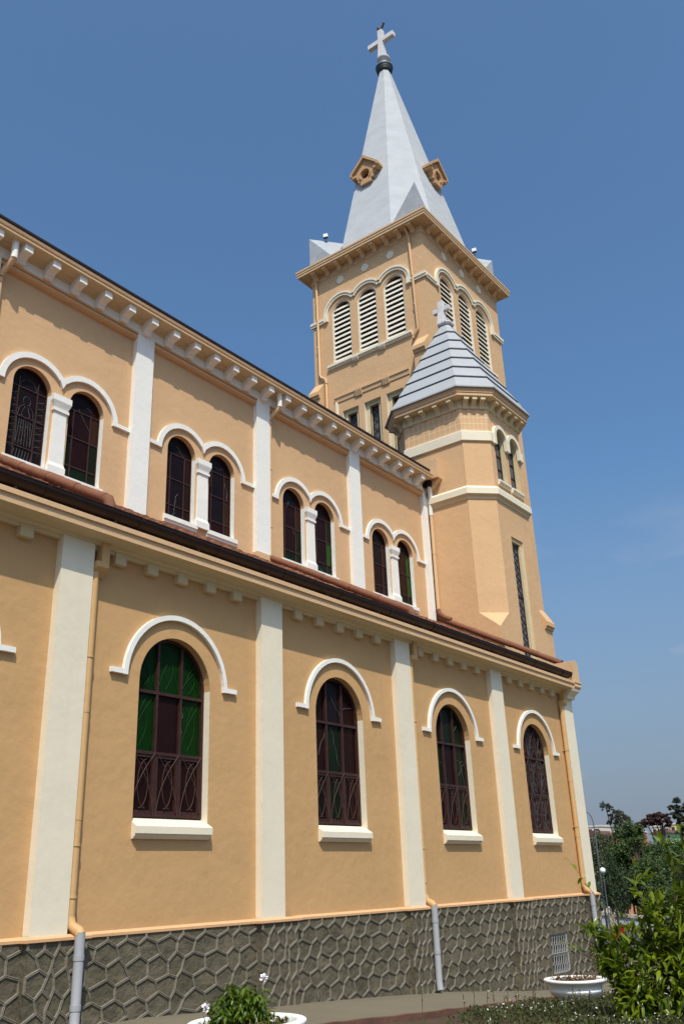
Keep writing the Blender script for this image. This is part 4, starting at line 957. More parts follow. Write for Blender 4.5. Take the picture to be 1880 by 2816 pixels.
# discs over the belfry arches
for c in (-1.34, 0, 1.34):
    mb = MB(); mb.prism([(0.185*math.cos(2*math.pi*t/28), 24.64+0.185*math.sin(2*math.pi*t/28)) for t in range(28)], -0.035, 0.02, 'y'); mb.build('disc', 'cream', CH, (BX0, bcy+c, 0), -math.pi/2)
for c in (-1.52, 0, 1.52):
    mb = MB(); mb.prism([(0.20*math.cos(2*math.pi*t/28), 24.80+0.20*math.sin(2*math.pi*t/28)) for t in range(28)], -0.035, 0.02, 'y'); mb.build('disc', 'cream', CH, (bcx+c, BY0, 0))
# corner buttresses with weathered heads
def buttress(loc, rz, wd, zt, pr, drop, name='buttress', low=-3.0):
    mb = MB(); z = zt-drop
    mb.prism([(0.05, zt+0.0), (0.0, zt), (-pr-0.03, z), (-pr-0.03, z-0.16), (-pr+0.03, z-0.19), (-pr+0.05, z-0.27), (-pr+0.11, z-0.31), (-pr+0.11, low), (0.05, low)], 0.0, wd, 'x')
    mb.build(name, 'peach', CH, loc, rz)
buttress((BX0, BY0+0.58, 0), -math.pi/2, 0.56, 20.0, 0.45, 0.60)
buttress((BX0, BY1+0.02, 0), -math.pi/2, 0.54, 19.82, 0.45, 0.62)
buttress((BX1-0.66, BY0, 0), 0, 0.64, 20.15, 0.58, 0.85)
buttress((BX1-0.72, BY0-0.46, 0), 0, 0.70, 9.85, 0.36, 0.62)
# cornice, corbels, deck
mb = MB(); mb.sweep([(0.0, 25.02), (0.045, 25.05), (0.06, 25.11), (0.03, 25.14), (0.03, 25.37), (0.13, 25.38), (0.16, 25.41), (0.475, 25.415), (0.49, 25.43), (0.49, 25.52), (0.515, 25.55), (0.515, 25.63), (0.54, 25.66), (0.54, 25.74), (0.50, 25.77), (0.0, 25.80)], RP, closed=True, mis=[0]*15); mb.build('tower_cornice', 'peach_trim', CH)
mb = MB(); mb.box(BX0-0.1, BX1+0.1, BY0-0.1, BY1+0.1, 25.5, 25.79); mb.build('tower_deck', 'spire', CH)
for i in range(9): corbel_at(BX0-0.02, 5.34+0.645*i, -1, 0, 25.412, 0.31, 0.42, 0.20, 'peach_trim', 'tower_corbel')
for i in range(9): corbel_at(26.93+0.725*i, BY0-0.02, 0, -1, 25.412, 0.31, 0.42, 0.20, 'peach_trim', 'tower_corbel')
# tower drainpipes
mb = MB(); mb.tube([(BX0-0.30, 10.60, 25.40), (BX0-0.10, 10.58, 25.18), (BX0-0.085, 10.55, 25.0), (BX0-0.085, 10.50, 20.2), (BX0-0.085, 10.42, 20.05), (BX0-0.085, 10.22, 19.92), (BX0-0.085, 10.18, 19.8), (BX0-0.085, 10.16, 14.0)], 0.055, 12)
for z in (23.0, 21.6, 19.7): mb.tube([(BX0-0.085, 10.53 if z > 20 else 10.17, z-0.03), (BX0-0.085, 10.53 if z > 20 else 10.17, z+0.03)], 0.066, 12)
mb.build('drainpipe', 'pipe_peach', CH)
mb = MB(); mb.tube([(BX0-0.30, 5.62, 25.40), (BX0-0.10, 5.60, 25.18), (BX0-0.085, 5.57, 25.0), (BX0-0.085, 5.46, 20.42), (BX0-0.085, 5.52, 20.32), (BX0-0.085, 5.70, 20.18), (BX0-0.085, 5.72, 20.05)], 0.055, 12)
for z in (23.0, 21.6): mb.tube([(BX0-0.085, 5.52, z-0.03), (BX0-0.085, 5.52, z+0.03)], 0.066, 12)
mb.build('drainpipe', 'pipe_peach', CH)
# spire
hx, hy, ch, zb, zt = 3.20, 2.87, 1.46, 25.75, 39.15
scx, scy = 29.84, 7.92; tx, ty = 29.72, 8.12
def octs(hx_, hy_, c_, cx_, cy_, z): return [(cx_-hx_, cy_+hy_-c_, z), (cx_-hx_, cy_-hy_+c_, z), (cx_-hx_+c_, cy_-hy_, z), (cx_+hx_-c_, cy_-hy_, z), (cx_+hx_, cy_-hy_+c_, z), (cx_+hx_, cy_+hy_-c_, z), (cx_+hx_-c_, cy_+hy_, z), (cx_-hx_+c_, cy_+hy_, z)]
base = octs(hx, hy, ch, scx, scy, zb); topo = octs(0.24, 0.24, 0.14, tx, ty, zt)
mb = MB(); mb.loft(base, topo); mb.build('spire', 'spire', CH)
def spire_pt(frac, p): return [p[0]*(1-frac)+tx*frac, p[1]*(1-frac)+ty*frac]
for sx, sy in ((-1, -1), (-1, 1), (1, -1), (1, 1)):
    cxn, cyn = scx+sx*(hx+0.24), scy+sy*(hy+0.03); A = (cxn, cyn, 27.6); Bq = (cxn, cyn, zb)
    P = (cxn, scy+sy*(hy-ch), zb); Q = (scx+sx*(hx-ch), cyn, zb)
    fr = (27.55-zb)/(zt-zb); mx, my = spire_pt(fr, (scx+sx*(hx-ch/2), scy+sy*(hy-ch/2))); R_ = (mx, my, 27.62)
    P2 = (scx+sx*hx*0.97, P[1]-sy*0.02, zb+0.35); Q2 = (Q[0]-sx*0.02, scy+sy*hy*0.97, zb+0.35)
    mb = MB(); mb.quad(A, Bq, P); mb.quad(A, Bq, Q); mb.quad(A, R_, P); mb.quad(A, R_, Q); mb.quad(Bq, P, Q); mb.quad(P, Q, R_)
    mb.build('broach', 'broach', CH)
# gabled dormers with a round opening
def dormer(loc, rz, s=1.0):
    out = [(0, 1.12), (0.80, 0.30), (0.80, 0.14), (0.60, 0.14), (0.60, -0.02), (0.48, -0.12), (0.48, -0.36), (0.34, -0.36), (0.34, -0.60), (-0.34, -0.60), (-0.34, -0.36), (-0.48, -0.36), (-0.48, -0.12), (-0.60, -0.02), (-0.60, 0.14), (-0.80, 0.14), (-0.80, 0.30)]
    out = [(x*s, z*s) for x, z in out]; r = 0.27*s
    def hit(a):
        dx, dz = math.cos(a), math.sin(a); best = 9
        for (x1, z1), (x2, z2) in zip(out, out[1:]+out[:1]):
            den = dx*(z2-z1)-dz*(x2-x1)
            if abs(den) < 1e-9: continue
            t = (x1*(z2-z1)-z1*(x2-x1))/den; u = (x1*dz-z1*dx)/den
            if t > 0 and -1e-6 <= u <= 1+1e-6: best = min(best, t)
        return (dx*best, dz*best)
    an = sorted([2*math.pi*i/48 for i in range(48)]+[math.atan2(z, x) % (2*math.pi) for x, z in out])
    mb = MB(); n = len(an); C_ = [(r*math.cos(a), r*math.sin(a)) for a in an]; O_ = [hit(a) for a in an]
    for i in range(n):
        j = (i+1) % n
        mb.quad((C_[i][0], 0, C_[i][1]), (C_[j][0], 0, C_[j][1]), (O_[j][0], 0, O_[j][1]), (O_[i][0], 0, O_[i][1]))
        mb.quad((C_[i][0], 0, C_[i][1]), (C_[j][0], 0, C_[j][1]), (C_[j][0], 0.24, C_[j][1]), (C_[i][0], 0.24, C_[i][1]))
    for a, b in zip(out, out[1:]+out[:1]): mb.quad((a[0], 0, a[1]), (b[0], 0, b[1]), (b[0], 1.1, b[1]), (a[0], 1.1, a[1]))
    hood(mb, 0, 0, r+0.03, r+0.10, 0.05, n=24, a0=math.pi*1.25, a1=-math.pi*0.25)
    for sg in (1, -1):   # gable roof boards with kneelers
        mb.prism([(0, 1.22*s), (sg*0.90*s, 0.33*s), (sg*0.90*s, 0.16*s), (sg*0.78*s, 0.16*s), (sg*0.78*s, 0.28*s), (0, 1.02*s)], -0.13, 1.15, 'y')
        mb.box(min(sg*0.56*s, sg*0.84*s), max(sg*0.56*s, sg*0.84*s), -0.07, 0.3, 0.04*s, 0.17*s)
    o = mb.build('spire_dormer', 'dormer', CH, loc, rz)
    bk = MB(); bk.add([(r*math.cos(2*math.pi*i/24), 0.235, r*math.sin(2*math.pi*i/24)) for i in range(24)], [list(range(24))]); bk.build('opening_dark_disc', 'hole', o)  # black disc stands in for the dark depth of the round opening
dormer((27.40, 8.17, 30.62), -math.pi/2, 0.88)
dormer((30.12, 5.84, 31.02), 0, 0.88)
# finial, cross, weathercock
mb = MB()
mb.lathe([(0.22, 38.98), (0.36, 39.03), (0.40, 39.08), (0.37, 39.12), (0.42, 39.17), (0.43, 39.22), (0.39, 39.25), (0.45, 39.30), (0.46, 39.36)], (tx, ty), 32, 1)
mb.lathe([(0.46, 39.361), (0.44, 39.40), (0.30, 39.50), (0.23, 39.60), (0.215, 39.74), (0.25, 39.84), (0.33, 39.88), (0.355, 39.96), (0.34, 40.04), (0.24, 40.09), (0.0, 40.12)], (tx, ty), 32, 0)
mb.build('finial', ['spire', 'ironring'], CH)
mb = MB(); x, y = tx, ty+0.06
mb.loft(sqr(0.19, 40.05), sqr(0.135, 41.2)); mb.loft(sqr(0.135, 41.2), sqr(0.13, 42.12)); mb.add(sqr(0.13, 42.12), [(0, 1, 2, 3)])
mb.box(x-0.125, x+0.125, y-0.80, y+0.80, 41.22, 41.50)
for s in (-1, 1):
    pts = [(y+s*0.13, 41.22), (y+s*0.40, 41.22)]+[(y+s*(0.13+0.27*(1-math.sin(t*math.pi/12))), 41.22-0.30*(1-math.cos(t*math.pi/12))) for t in range(7)]
    mb.prism(pts, x-0.06, x+0.06, 'x')
o = mb.build('spire_cross', 'crossgrey', CH)
mb = MB(); y2 = y
mb.tube([(x, y2, 42.1), (x, y2, 42.22)], 0.03, 6)
mb.tube([(x, y2+0.16, 42.50), (x, y2+0.10, 42.36), (x, y2, 42.27), (x, y2-0.10, 42.33), (x, y2-0.17, 42.47), (x, y2-0.23, 42.54)], 0.06, 8)
mb.tube([(x, y2+0.12, 42.34), (x, y2+0.18, 42.48), (x, y2+0.15, 42.56)], 0.075, 8, r2=0.03); mb.ball((x, y2-0.21, 42.55), 0.075, 10)
mb.build('weathercock', 'iron', o)
# floodlights standing on the corner wedges of the spire
def floodlight(loc, rz, label):
    t = thing('floodlight', loc, label, 'floodlight', 'floodlights on the tower', rz)
    mb = MB(); mb.box(-0.07, 0.07, -0.10, 0.10, 0.13, 0.30); mb.build('lamp_body', 'planter', t, loc)
    mb = MB(); mb.tube([(0, 0, -0.12), (0, 0, 0.12)], 0.03, 8); mb.box(-0.05, 0.05, -0.11, 0.11, 0.09, 0.13); mb.build('bracket', 'ironring', t, loc)
    return t
floodlight((26.92, 10.25, 27.60), 0.4, 'small white floodlight on the left corner wedge at the foot of the spire')
floodlight((32.30, 5.42, 27.60), 0.2, 'small white floodlight on the right corner wedge at the foot of the spire')

# ------------------------------------------------------------------ planters and potted plants
def leaf(mb, p, d, n, L, W, mi=0, bend=0.25, fold=0.25):
    """one pointed leaf: folded along the midrib and drooping; d = direction, n = upper side"""
    d = d.normalized(); sd = d.cross(n)
    if sd.length < 1e-3: sd = d.cross(Vector((1, 0, 0.3)))
    sd.normalize(); n = sd.cross(d).normalized()
    st = [(0.0, 0.06), (0.28, 0.85), (0.58, 0.9), (0.85, 0.42), (1.0, 0.0)]
    V = []; k = []
    for t, w_ in st:
        c = p+d*(L*t)-n*(bend*L*t*t)
        V.append(c)
        if w_ > 0: V.append(c+sd*(W*w_*0.5)+n*(fold*W*w_*0.5)); V.append(c-sd*(W*w_*0.5)+n*(fold*W*w_*0.5))
    F = []
    for i in range(3):
        a = i*3; F += [(a, a+1, a+4, a+3), (a, a+3, a+5, a+2)]
    F += [(9, 10, 12), (9, 12, 11)]
    mb.add(V, F, mi, True)
def rdir(rn, up=0.0):
    a = rn.uniform(0, 2*math.pi); z = rn.uniform(-1, 1); q = math.sqrt(1-z*z)
    return (Vector((q*math.cos(a), q*math.sin(a), z))+Vector((0, 0, up))).normalized()
def planter(c, rim_z, gz_, label):
    R_ = 0.515; KS = 0.90
    t = thing('planter', (c[0], c[1], gz_), label, 'planter', 'white bowl planters in the flower bed')
    mb = MB(); b = 0.0; H = rim_z-gz_
    mb.lathe([(0.0, 0.10), (0.20, 0.10), (0.25, 0.115), (0.33, 0.16), (0.40, 0.215), (0.44, 0.265), (0.445, 0.285), (0.43, 0.295), (0.435, 0.31), (0.45, 0.36), (0.465, H-0.055), (0.50, H-0.045), (R_, H-0.03), (R_, H-0.006), (R_-0.01, H), (R_-0.075, H), (R_-0.085, H-0.01), (R_-0.10, H-0.09)], (0, 0), 48)
    mb.xf(lambda p: (p[0]*KS, p[1]*KS, p[2])); mb.build('bowl', 'planter', t, (c[0], c[1], gz_))
    mb = MB(); mb.lathe([(0.0, -0.06), (0.24, -0.06), (0.22, 0.0), (0.20, 0.05), (0.20, 0.085), (0.235, 0.10), (0.0, 0.101)], (0, 0), 32); mb.build('pedestal', 'planter', t, (c[0], c[1], gz_))
    mb = MB(); rn = random.Random(3); n = 28
    V = [(0, 0, H-0.05)]; F = []
    for r in (0.14, 0.28, 0.41):
        for i in range(n): V.append((r*math.cos(2*math.pi*i/n), r*math.sin(2*math.pi*i/n), H-0.07+rn.uniform(-0.012, 0.02)))
    for i in range(n): F.append((0, 1+i, 1+(i+1) % n))
    for q in range(2):
        for i in range(n): a = 1+q*n; F.append((a+i, a+n+i, a+n+(i+1) % n, a+(i+1) % n))
    mb.add(V, F); mb.xf(lambda p: (p[0]*KS, p[1]*KS, p[2])); mb.build('soil', 'soil', t, (c[0], c[1], gz_))
    return t
P1 = (5.86, -4.55); P1Z = -0.965
planter(P1, P1Z, -1.40, 'white bowl planter holding a leafy green plant, in front of the stone church base')
P2 = (14.12, -3.55); P2Z = -1.455
planter(P2, P2Z, -1.885, 'white bowl planter by the path under the big shrub, dry litter in it')
rn = random.Random(12)
tp = thing('potted_plant', (P1[0]-0.03, P1[1]+0.05, P1Z-0.06), 'leafy green potted plant with drooping leaves in the white bowl planter', 'plant')
base = Vector(tp.location); lv = MB(); stm = MB()
for i in range(58):
    a = rn.uniform(0, 2*math.pi); sp_ = rn.uniform(0.04, 0.27); h = rn.uniform(0.12, 0.33)*(1-0.35*(sp_/0.27)**2)
    if rn.random() < 0.25: h *= 0.6
    tip = Vector((sp_*math.cos(a), sp_*math.sin(a)*0.9, h)); st0 = Vector((0.35*tip.x, 0.35*tip.y, 0))
    stm.tube([st0, (st0+tip)/2+Vector((0, 0, 0.03)), tip], 0.005, 5, r2=0.003)
    for j in range(32):
        t = rn.uniform(0.45, 1.05); p = st0.lerp(tip, t)+rdir(rn)*0.02
        d = rdir(rn); d.z = d.z*0.5-0.25
        leaf(lv, p, d, Vector((0, 0, 1))+rdir(rn)*0.5, rn.uniform(0.045, 0.085), rn.uniform(0.016, 0.027), 0, 0.45)
lv.build('foliage', 'leaf_pot', tp, base); stm.build('stems', 'stem', tp, base)
for fx, fy, fz in ((-0.27, 0.10, 0.17), (0.26, -0.02, 0.335)):
    fl = MB(); c = Vector((fx, fy, fz))
    fl.tube([(fx*0.5, fy*0.5, 0.0), (fx*0.8, fy*0.9, fz*0.6), (fx, fy, fz)], 0.003, 4, 2)
    for i in range(46): leaf(fl, c+rdir(rn)*0.022, rdir(rn, 0.3), rdir(rn), 0.022, 0.02, 0 if rn.random() < 0.94 else 1, 0.1)
    fl.build('flower', ['petal', 'petal_pink', 'stem'], tp, base)
def litter(c, z, name, label, seed, nleaf, col, rad):
    o = MB(); r2 = random.Random(seed)
    for i in range(nleaf):
        a = r2.uniform(0, 6.28); q = rad*math.sqrt(r2.random()); p = Vector((q*math.cos(a), q*math.sin(a), r2.uniform(0.0, 0.05)))
        leaf(o, p, rdir(r2, 0.5), rdir(r2), r2.uniform(0.03, 0.07), r2.uniform(0.008, 0.02), r2.choice([0, 0, 1]), 0.3)
    ob = o.build(name, col, None, (c[0], c[1], z)); tag(ob, label, 'litter', None, 'stuff')
M['dry'] = leafy('dry_litter', (0.07, 0.035, 0.015), (0.20, 0.11, 0.05), 0.8, 0.1, 0.2, 9)
litter(P1, P1Z-0.065, 'weeds', 'small weeds and dry litter on the soil of the planter with the leafy plant', 4, 520, ['dry', 'leaf_pot'], 0.36)
litter(P2, P2Z-0.05, 'dry_litter', 'brown dry litter filling the white planter under the big shrub', 6, 500, ['dry', 'dry'], 0.35)

# ------------------------------------------------------------------ big shrub
SB = Vector((12.25, -5.95, gz(12.0)-0.05)); SSC = 1.2
sh = thing('shrub', SB, 'large glossy green shrub with long pointed leaves at the end of the flower bed', 'shrub')
rn = random.Random(31); lv = MB(); stm = MB()
camdir = (Vector((10, -6.2, 0))-Vector((0, -10, 0))).normalized(); side = Vector((camdir.y, -camdir.x, 0))   # to the right of the picture
def branch(p0, d0, L, r, depth, lsize, dens):
    n = 7; p = Vector(p0); d = Vector(d0).normalized(); pts = [p.copy()]
    for i in range(n):
        d = (d+rdir(rn)*0.13+Vector((0, 0, 0.03))).normalized(); p = p+d*(L/n); pts.append(p.copy())
    stm.tube(pts, r, 6, r2=r*0.35)
    for i in range(1, n+1):
        for t in range(dens):
            q = pts[i-1].lerp(pts[i], rn.random())
            if depth == 0 or i > 2:
                ld = (rdir(rn)*0.9+d*0.55+Vector((0, 0, -0.12))).normalized()
                up = Vector((0, 0, 1))+rdir(rn)*0.45
                leaf(lv, q, ld, up, lsize*rn.uniform(0.65, 1.15), lsize*rn.uniform(0.24, 0.36), 0, rn.uniform(0.05, 0.42), 0.3)
    leaf(lv, pts[-1], (d+rdir(rn)*0.3), Vector((0, 0, 1))+rdir(rn)*0.3, lsize, lsize*0.3, 0, 0.2)
    if depth < 2:
        for i in range(2, n+1):
            if rn.random() < (0.62 if depth == 0 else 0.38):
                bd = (d*0.8+rdir(rn)*0.75+Vector((0, 0, 0.15))).normalized(); branch(pts[i], bd, L*rn.uniform(0.28, 0.5), r*0.5, depth+1, lsize, dens)
for i in range(30):
    f = rn.uniform(-0.85, 1.0); o = side*(f*0.55)+camdir*rn.uniform(-0.3, 0.3)
    lean = side*(f*0.75+rn.uniform(-0.12, 0.12))+camdir*rn.uniform(-0.3, 0.3)
    H = rn.uniform(0.75, 1.15)*(1.0-0.28*abs(f-0.35))
    branch(o+Vector((0, 0, 0.02)), lean+Vector((0, 0, 1.15)), H, 0.013, 0, 0.135, 3)
# two tall shoots and long bare twigs reaching to the left
for f, H in ((-0.3, 1.3), (-0.2, 1.45), (-0.08, 1.5), (0.0, 1.6), (0.12, 1.75), (0.2, 1.6), (0.3, 1.85), (0.42, 1.7), (0.5, 1.75), (0.62, 1.6), (0.75, 1.7), (0.85, 1.75), (1.0, 1.6)): branch(side*(f*0.4), side*(f*0.35+0.02)+Vector((0, 0, 1.4)), H*0.87, 0.012, 1, 0.165, 3)
for f, z_, H in ((-0.8, 0.9, 1.15), (-0.95, 0.65, 1.05), (-1.1, 0.42, 0.95), (-0.7, 1.1, 1.2)): branch(side*-0.15+Vector((0, 0, 0.1)), side*f+Vector((0, 0, z_)), H, 0.008, 1, 0.125, 1)
# dense low skirt of leaves
for i in range(3000):
    f = rn.uniform(-0.95, 1.3); zz = 0.10+0.85*rn.random()**1.2*(1-0.35*abs(f-0.3))*(1.0 if f > -0.5 else max(0.25, 1+(f+0.5)*1.3)); dp = rn.uniform(-0.5, 0.45)
    p = side*(f*(0.72+0.25*zz))+camdir*dp+Vector((0, 0, zz)); out = (p-Vector((0, 0, 0.45))).normalized()
    leaf(lv, p, (out*0.6+rdir(rn)*0.8+Vector((0, 0, -0.15))), Vector((0, 0, 1))+rdir(rn)*0.5, rn.uniform(0.08, 0.15), rn.uniform(0.028, 0.046), 0, rn.uniform(0.05, 0.4), 0.3)
lv.xf(lambda p: (p[0]*SSC, p[1]*SSC, p[2]*SSC)); stm.xf(lambda p: (p[0]*SSC, p[1]*SSC, p[2]*SSC))
lv.build('foliage', 'leaf_shrub', sh, SB); stm.build('stems', 'stem', sh, SB)

# ------------------------------------------------------------------ ground cover with tiny white flowers, and a few tall weeds
rn = random.Random(77); gc = MB()
def gz2(x, y): return gz(x)-0.03
cnt = 0
while cnt < 26000:
    x = rn.uniform(8.2, 17.0); y = rn.uniform(-8.2, -2.75)
    u = (Vector((x, y+10, 0))).normalized()
    az = math.degrees(math.atan2(u.x, u.y))
    if az < 55 or az > 75: continue
    cov = min(1.0, max(0.0, (-2.95-y)/0.35))*min(1.0, max(0.0, (x-11.2-0.5*math.sin(y*2.1)+0.75*(-3-y))/0.9))
    if rn.random() > cov*0.97+0.012: continue
    cnt += 1
    h = (0.115+0.035*math.sin(x*3.1+y*2.3)+0.025*math.sin(x*7-y*5))*min(1, cov+0.15)
    z = rn.uniform(0.25, 1.0)*h; p = Vector((x, y, gz2(x, y)+z))
    leaf(gc, p, rdir(rn, 0.6), rdir(rn, 0.8), rn.uniform(0.03, 0.065), rn.uniform(0.012, 0.022), 0, 0.2)
    if rn.random() < 0.013 and cov > 0.4:
        q = Vector((x, y, gz2(x, y)+h+rn.uniform(0.0, 0.04)))
        for t in range(4): leaf(gc, q+rdir(rn)*0.004, rdir(rn, 0.5), rdir(rn, 0.6), 0.011, 0.010, 1, 0.1)
for i in range(75):
    x = rn.uniform(10, 15.2); y = rn.uniform(-6.5, -2.8); z0 = gz2(x, y); h = rn.uniform(0.2, 0.42)
    tip = Vector((x+rn.uniform(-0.06, 0.06), y+rn.uniform(-0.05, 0.05), z0+h))
    gc.tube([(x, y, z0), ((x+tip.x)/2+0.01, (y+tip.y)/2, z0+h*0.55), tip], 0.0045, 4, 2)
    for t in range(7):
        q = Vector((x, y, z0)).lerp(tip, rn.uniform(0.5, 1.0)); leaf(gc, q, rdir(rn, 0.6), rdir(rn), rn.uniform(0.02, 0.045), 0.012, 0 if rn.random() < 0.9 else 1, 0.2)
tag(gc.build('ground_cover', ['leaf_cover', 'petal', 'stem']), 'low ground cover with tiny white flowers and thin weeds in the flower bed', 'ground cover', None, 'stuff')

# ------------------------------------------------------------------ beyond the corner: parapet, lamps, red box, trees, houses
pw = thing('parapet_wall', (52, 5, gz(52)), 'low beige parapet wall with grey panels along the road beyond the corner', 'wall')
mb = MB()
def zt_(y): return -2.03+(11.54-y)*-0.0945
for y0_, y1_ in ((-8, 16),):
    for (zo_, zq_, t_, m_) in ((0.0, -0.17, 0.16, 0), (-0.17, -0.62, 0.08, 1), (-0.62, -0.83, 0.13, 0), (-0.83, -1.1, 0.15, 2)):
        mb.add([(52-t_, y0_, zt_(y0_)+zq_), (52+t_, y0_, zt_(y0_)+zq_), (52+t_, y0_, zt_(y0_)+zo_), (52-t_, y0_, zt_(y0_)+zo_), (52-t_, y1_, zt_(y1_)+zq_), (52+t_, y1_, zt_(y1_)+zq_), (52+t_, y1_, zt_(y1_)+zo_), (52-t_, y1_, zt_(y1_)+zo_)], [(0, 1, 2, 3), (4, 5, 6, 7), (0, 3, 7, 4), (1, 2, 6, 5), (0, 1, 5, 4), (3, 2, 6, 7)], m_)
mb.build('wall', ['parapet', 'panel', 'kerb'], pw)
for i in range(8):
    yy = -7.5+3.1*i; mb = MB(); mb.box(51.80, 52.20, yy-0.16, yy+0.16, zt_(yy)-0.95, zt_(yy)+0.012); mb.build('pier', 'parapet', pw)
lp = thing('street_lamp', (48, 9.86, gz(48)), 'tall grey street lamp with a curved arm beyond the corner of the church', 'street lamp')
L0 = Vector(lp.location)
mb = MB(); mb.tube([(0, -0.02, 0), (0, -0.05, 5.0)], 0.055, 10, r2=0.042); mb.build('pole', 'lampmetal', lp, L0)
mb = MB(); mb.tube([(0, -0.05, 4.98), (0, -0.03, 5.35), (0, 0.02, 5.62), (0, 0.14, 5.80), (0, 0.32, 5.90), (0, 0.55, 5.97)], 0.032, 8); mb.build('arm', 'lampmetal', lp, L0)
mb = MB(); mb.prism([(0.45, 5.93), (0.55, 5.99), (0.98, 6.05), (1.0, 5.99), (0.6, 5.90)], -0.09, 0.09, 'x'); mb.build('lamp_head', 'lampmetal', lp, L0)
gl = thing('globe_lamp', (44, 8.03, gz(44)), 'short garden lamp post with a white globe beside the church corner', 'garden lamp')
G0 = Vector(gl.location); hz_ = 0.08-G0.z
mb = MB(); mb.tube([(0, 0, 0), (0, 0, hz_-0.16)], 0.025, 8); mb.tube([(0, 0, hz_-0.18), (0, 0, hz_-0.10)], 0.075, 10); mb.build('pole', 'lampmetal', gl, G0)
mb = MB(); mb.ball((0, 0, hz_), 0.135, 18); mb.build('globe', 'globe', gl, G0)
rb = thing('hose_cabinet', (34, 3.6, gz(34)), 'small red box on a short post behind the big shrub', 'box'); R0 = Vector(rb.location)
mb = MB(); mb.box(-0.12, 0.12, -0.19, 0.17, 0.37, 0.79); mb.box(-0.14, 0.14, -0.21, 0.19, 0.79, 0.815); mb.build('cabinet', 'red', rb, R0)
mb = MB(); mb.ball((-0.02, 0.28, 0.45), 0.13, 12); mb.build('hose_reel', 'red', rb, R0)
mb = MB(); mb.tube([(0, 0, 0), (0, 0, 0.38)], 0.04, 8); mb.build('post', 'lampmetal', rb, R0)

def crown(mb, c, rx, ry, rz, n, size, rn, clumps=26, mi=0, low=-0.8):
    """leaf cards gathered in clumps through an uneven ellipsoid"""
    C_ = []
    for i in range(clumps):
        d = rdir(rn); k = rn.uniform(0.45, 1.0)
        if d.z < low: d.z = -d.z
        C_.append((Vector((c[0]+d.x*rx*k, c[1]+d.y*ry*k, c[2]+d.z*rz*k)), rn.uniform(0.20, 0.40)))
    for i in range(n):
        q, s_ = C_[i % clumps]; d = rdir(rn)*(rn.random()**0.4)
        p = q+Vector((d.x*rx*s_, d.y*ry*s_, d.z*rz*s_)); nrm = (rdir(rn)+d*0.9+Vector((0, 0, 0.35))).normalized()
        t = nrm.cross(rdir(rn)).normalized(); b = nrm.cross(t); z_ = size*rn.uniform(0.6, 1.3)
        mb.add([p-t*z_*0.5, p+b*z_*0.26, p+t*z_*0.5, p-b*z_*0.26], [(0, 1, 2, 3)], mi)
def tree(x, y, zc, rx, rz, mat, label, n=5200, size=0.20, seed=1, group='trees beyond the road', clumps=30, name='broadleaf_tree'):
    rn = random.Random(seed); zb_ = gz(x)-0.1; t = thing(name, (x, y, zb_), label, 'tree', group); B0 = Vector(t.location)
    mb = MB(); h = zc-zb_; mb.tube([(0, 0, 0), (rn.uniform(-.1, .1), rn.uniform(-.1, .1), h*0.5), (0, 0, h*0.95)], 0.20, 8, r2=0.07)
    for i in range(6):
        d = rdir(rn, 0.6); mb.tube([(0, 0, h*0.55), (d.x*rx*0.4, d.y*rx*0.4, h*0.75), (d.x*rx*0.8, d.y*rx*0.8, h+d.z*rz*0.7)], 0.07, 6, r2=0.02)
    mb.build('trunk', 'bark', t, B0)
    mb = MB(); crown(mb, (0, 0, h), rx, rx, rz, n, size, rn, clumps); mb.build('crown', mat, t, B0); return t
def far(x, y70, z70): return x, (y70+10)*x/70-10, z70*x/70
def ftree(x, y70, z70, r70, rz70, mat, label, n, size, seed, clumps=40):
    x, y, z = far(x, y70, z70); return tree(x, y, z, r70*x/70, rz70*x/70, mat, label, n, size, seed, clumps=clumps)
ftree(72, 16.35, 0.9, 1.75, 2.2, 'leaf_tree', 'bushy green tree with a dense rounded crown, tallest of the leafy trees', 17000, 0.17, 3, 90)
ftree(68, 15.9, 2.45, 0.85, 0.95, 'leaf_tree', 'green tree top crowning the leafy trees below the slender young tree', 5200, 0.16, 4, 34)
ftree(66, 19.3, -0.5, 1.25, 1.9, 'leaf_tree2', 'narrow olive tree close to the church corner, under the street lamp arm', 8000, 0.16, 6, 50)
ftree(78, 18.3, 0.6, 1.5, 1.9, 'leaf_tree2', 'dull olive tree just right of the church corner behind the street lamp', 9000, 0.18, 5, 50)
ftree(84, 20.2, 0.2, 1.6, 2.1, 'leaf_tree2', 'thin olive tree half hidden by the church corner', 6500, 0.18, 8, 36)
ftree(63, 15.0, -0.9, 1.9, 1.8, 'leaf_tree', 'green tree below the tallest leafy tree, behind the parapet wall', 12000, 0.16, 9, 70)
ftree(70, 13.4, 0.15, 1.75, 1.75, 'leaf_tree', 'green tree in front of the mint and yellow houses', 12000, 0.17, 11, 70)
ftree(63, 12.6, -0.9, 1.8, 1.8, 'leaf_dark', 'dark tree behind the tall shoots of the big shrub', 11000, 0.16, 14, 60)
ftree(72, 11.4, 0.0, 1.8, 1.75, 'leaf_dark', 'dark tree at the right edge below the tallest pine', 11000, 0.17, 17, 60)
ftree(62, 17.6, -1.4, 1.6, 1.5, 'leaf_dark', 'dark low tree behind the globe lamp', 10000, 0.15, 21, 60)
ftree(59, 14.0, -2.2, 1.9, 1.2, 'leaf_dark', 'dark low tree just behind the parapet wall and the red box', 9000, 0.15, 23, 55)
ftree(59, 11.2, -2.2, 1.9, 1.3, 'leaf_dark', 'dark low tree behind the right end of the parapet wall', 9000, 0.15, 25, 55)
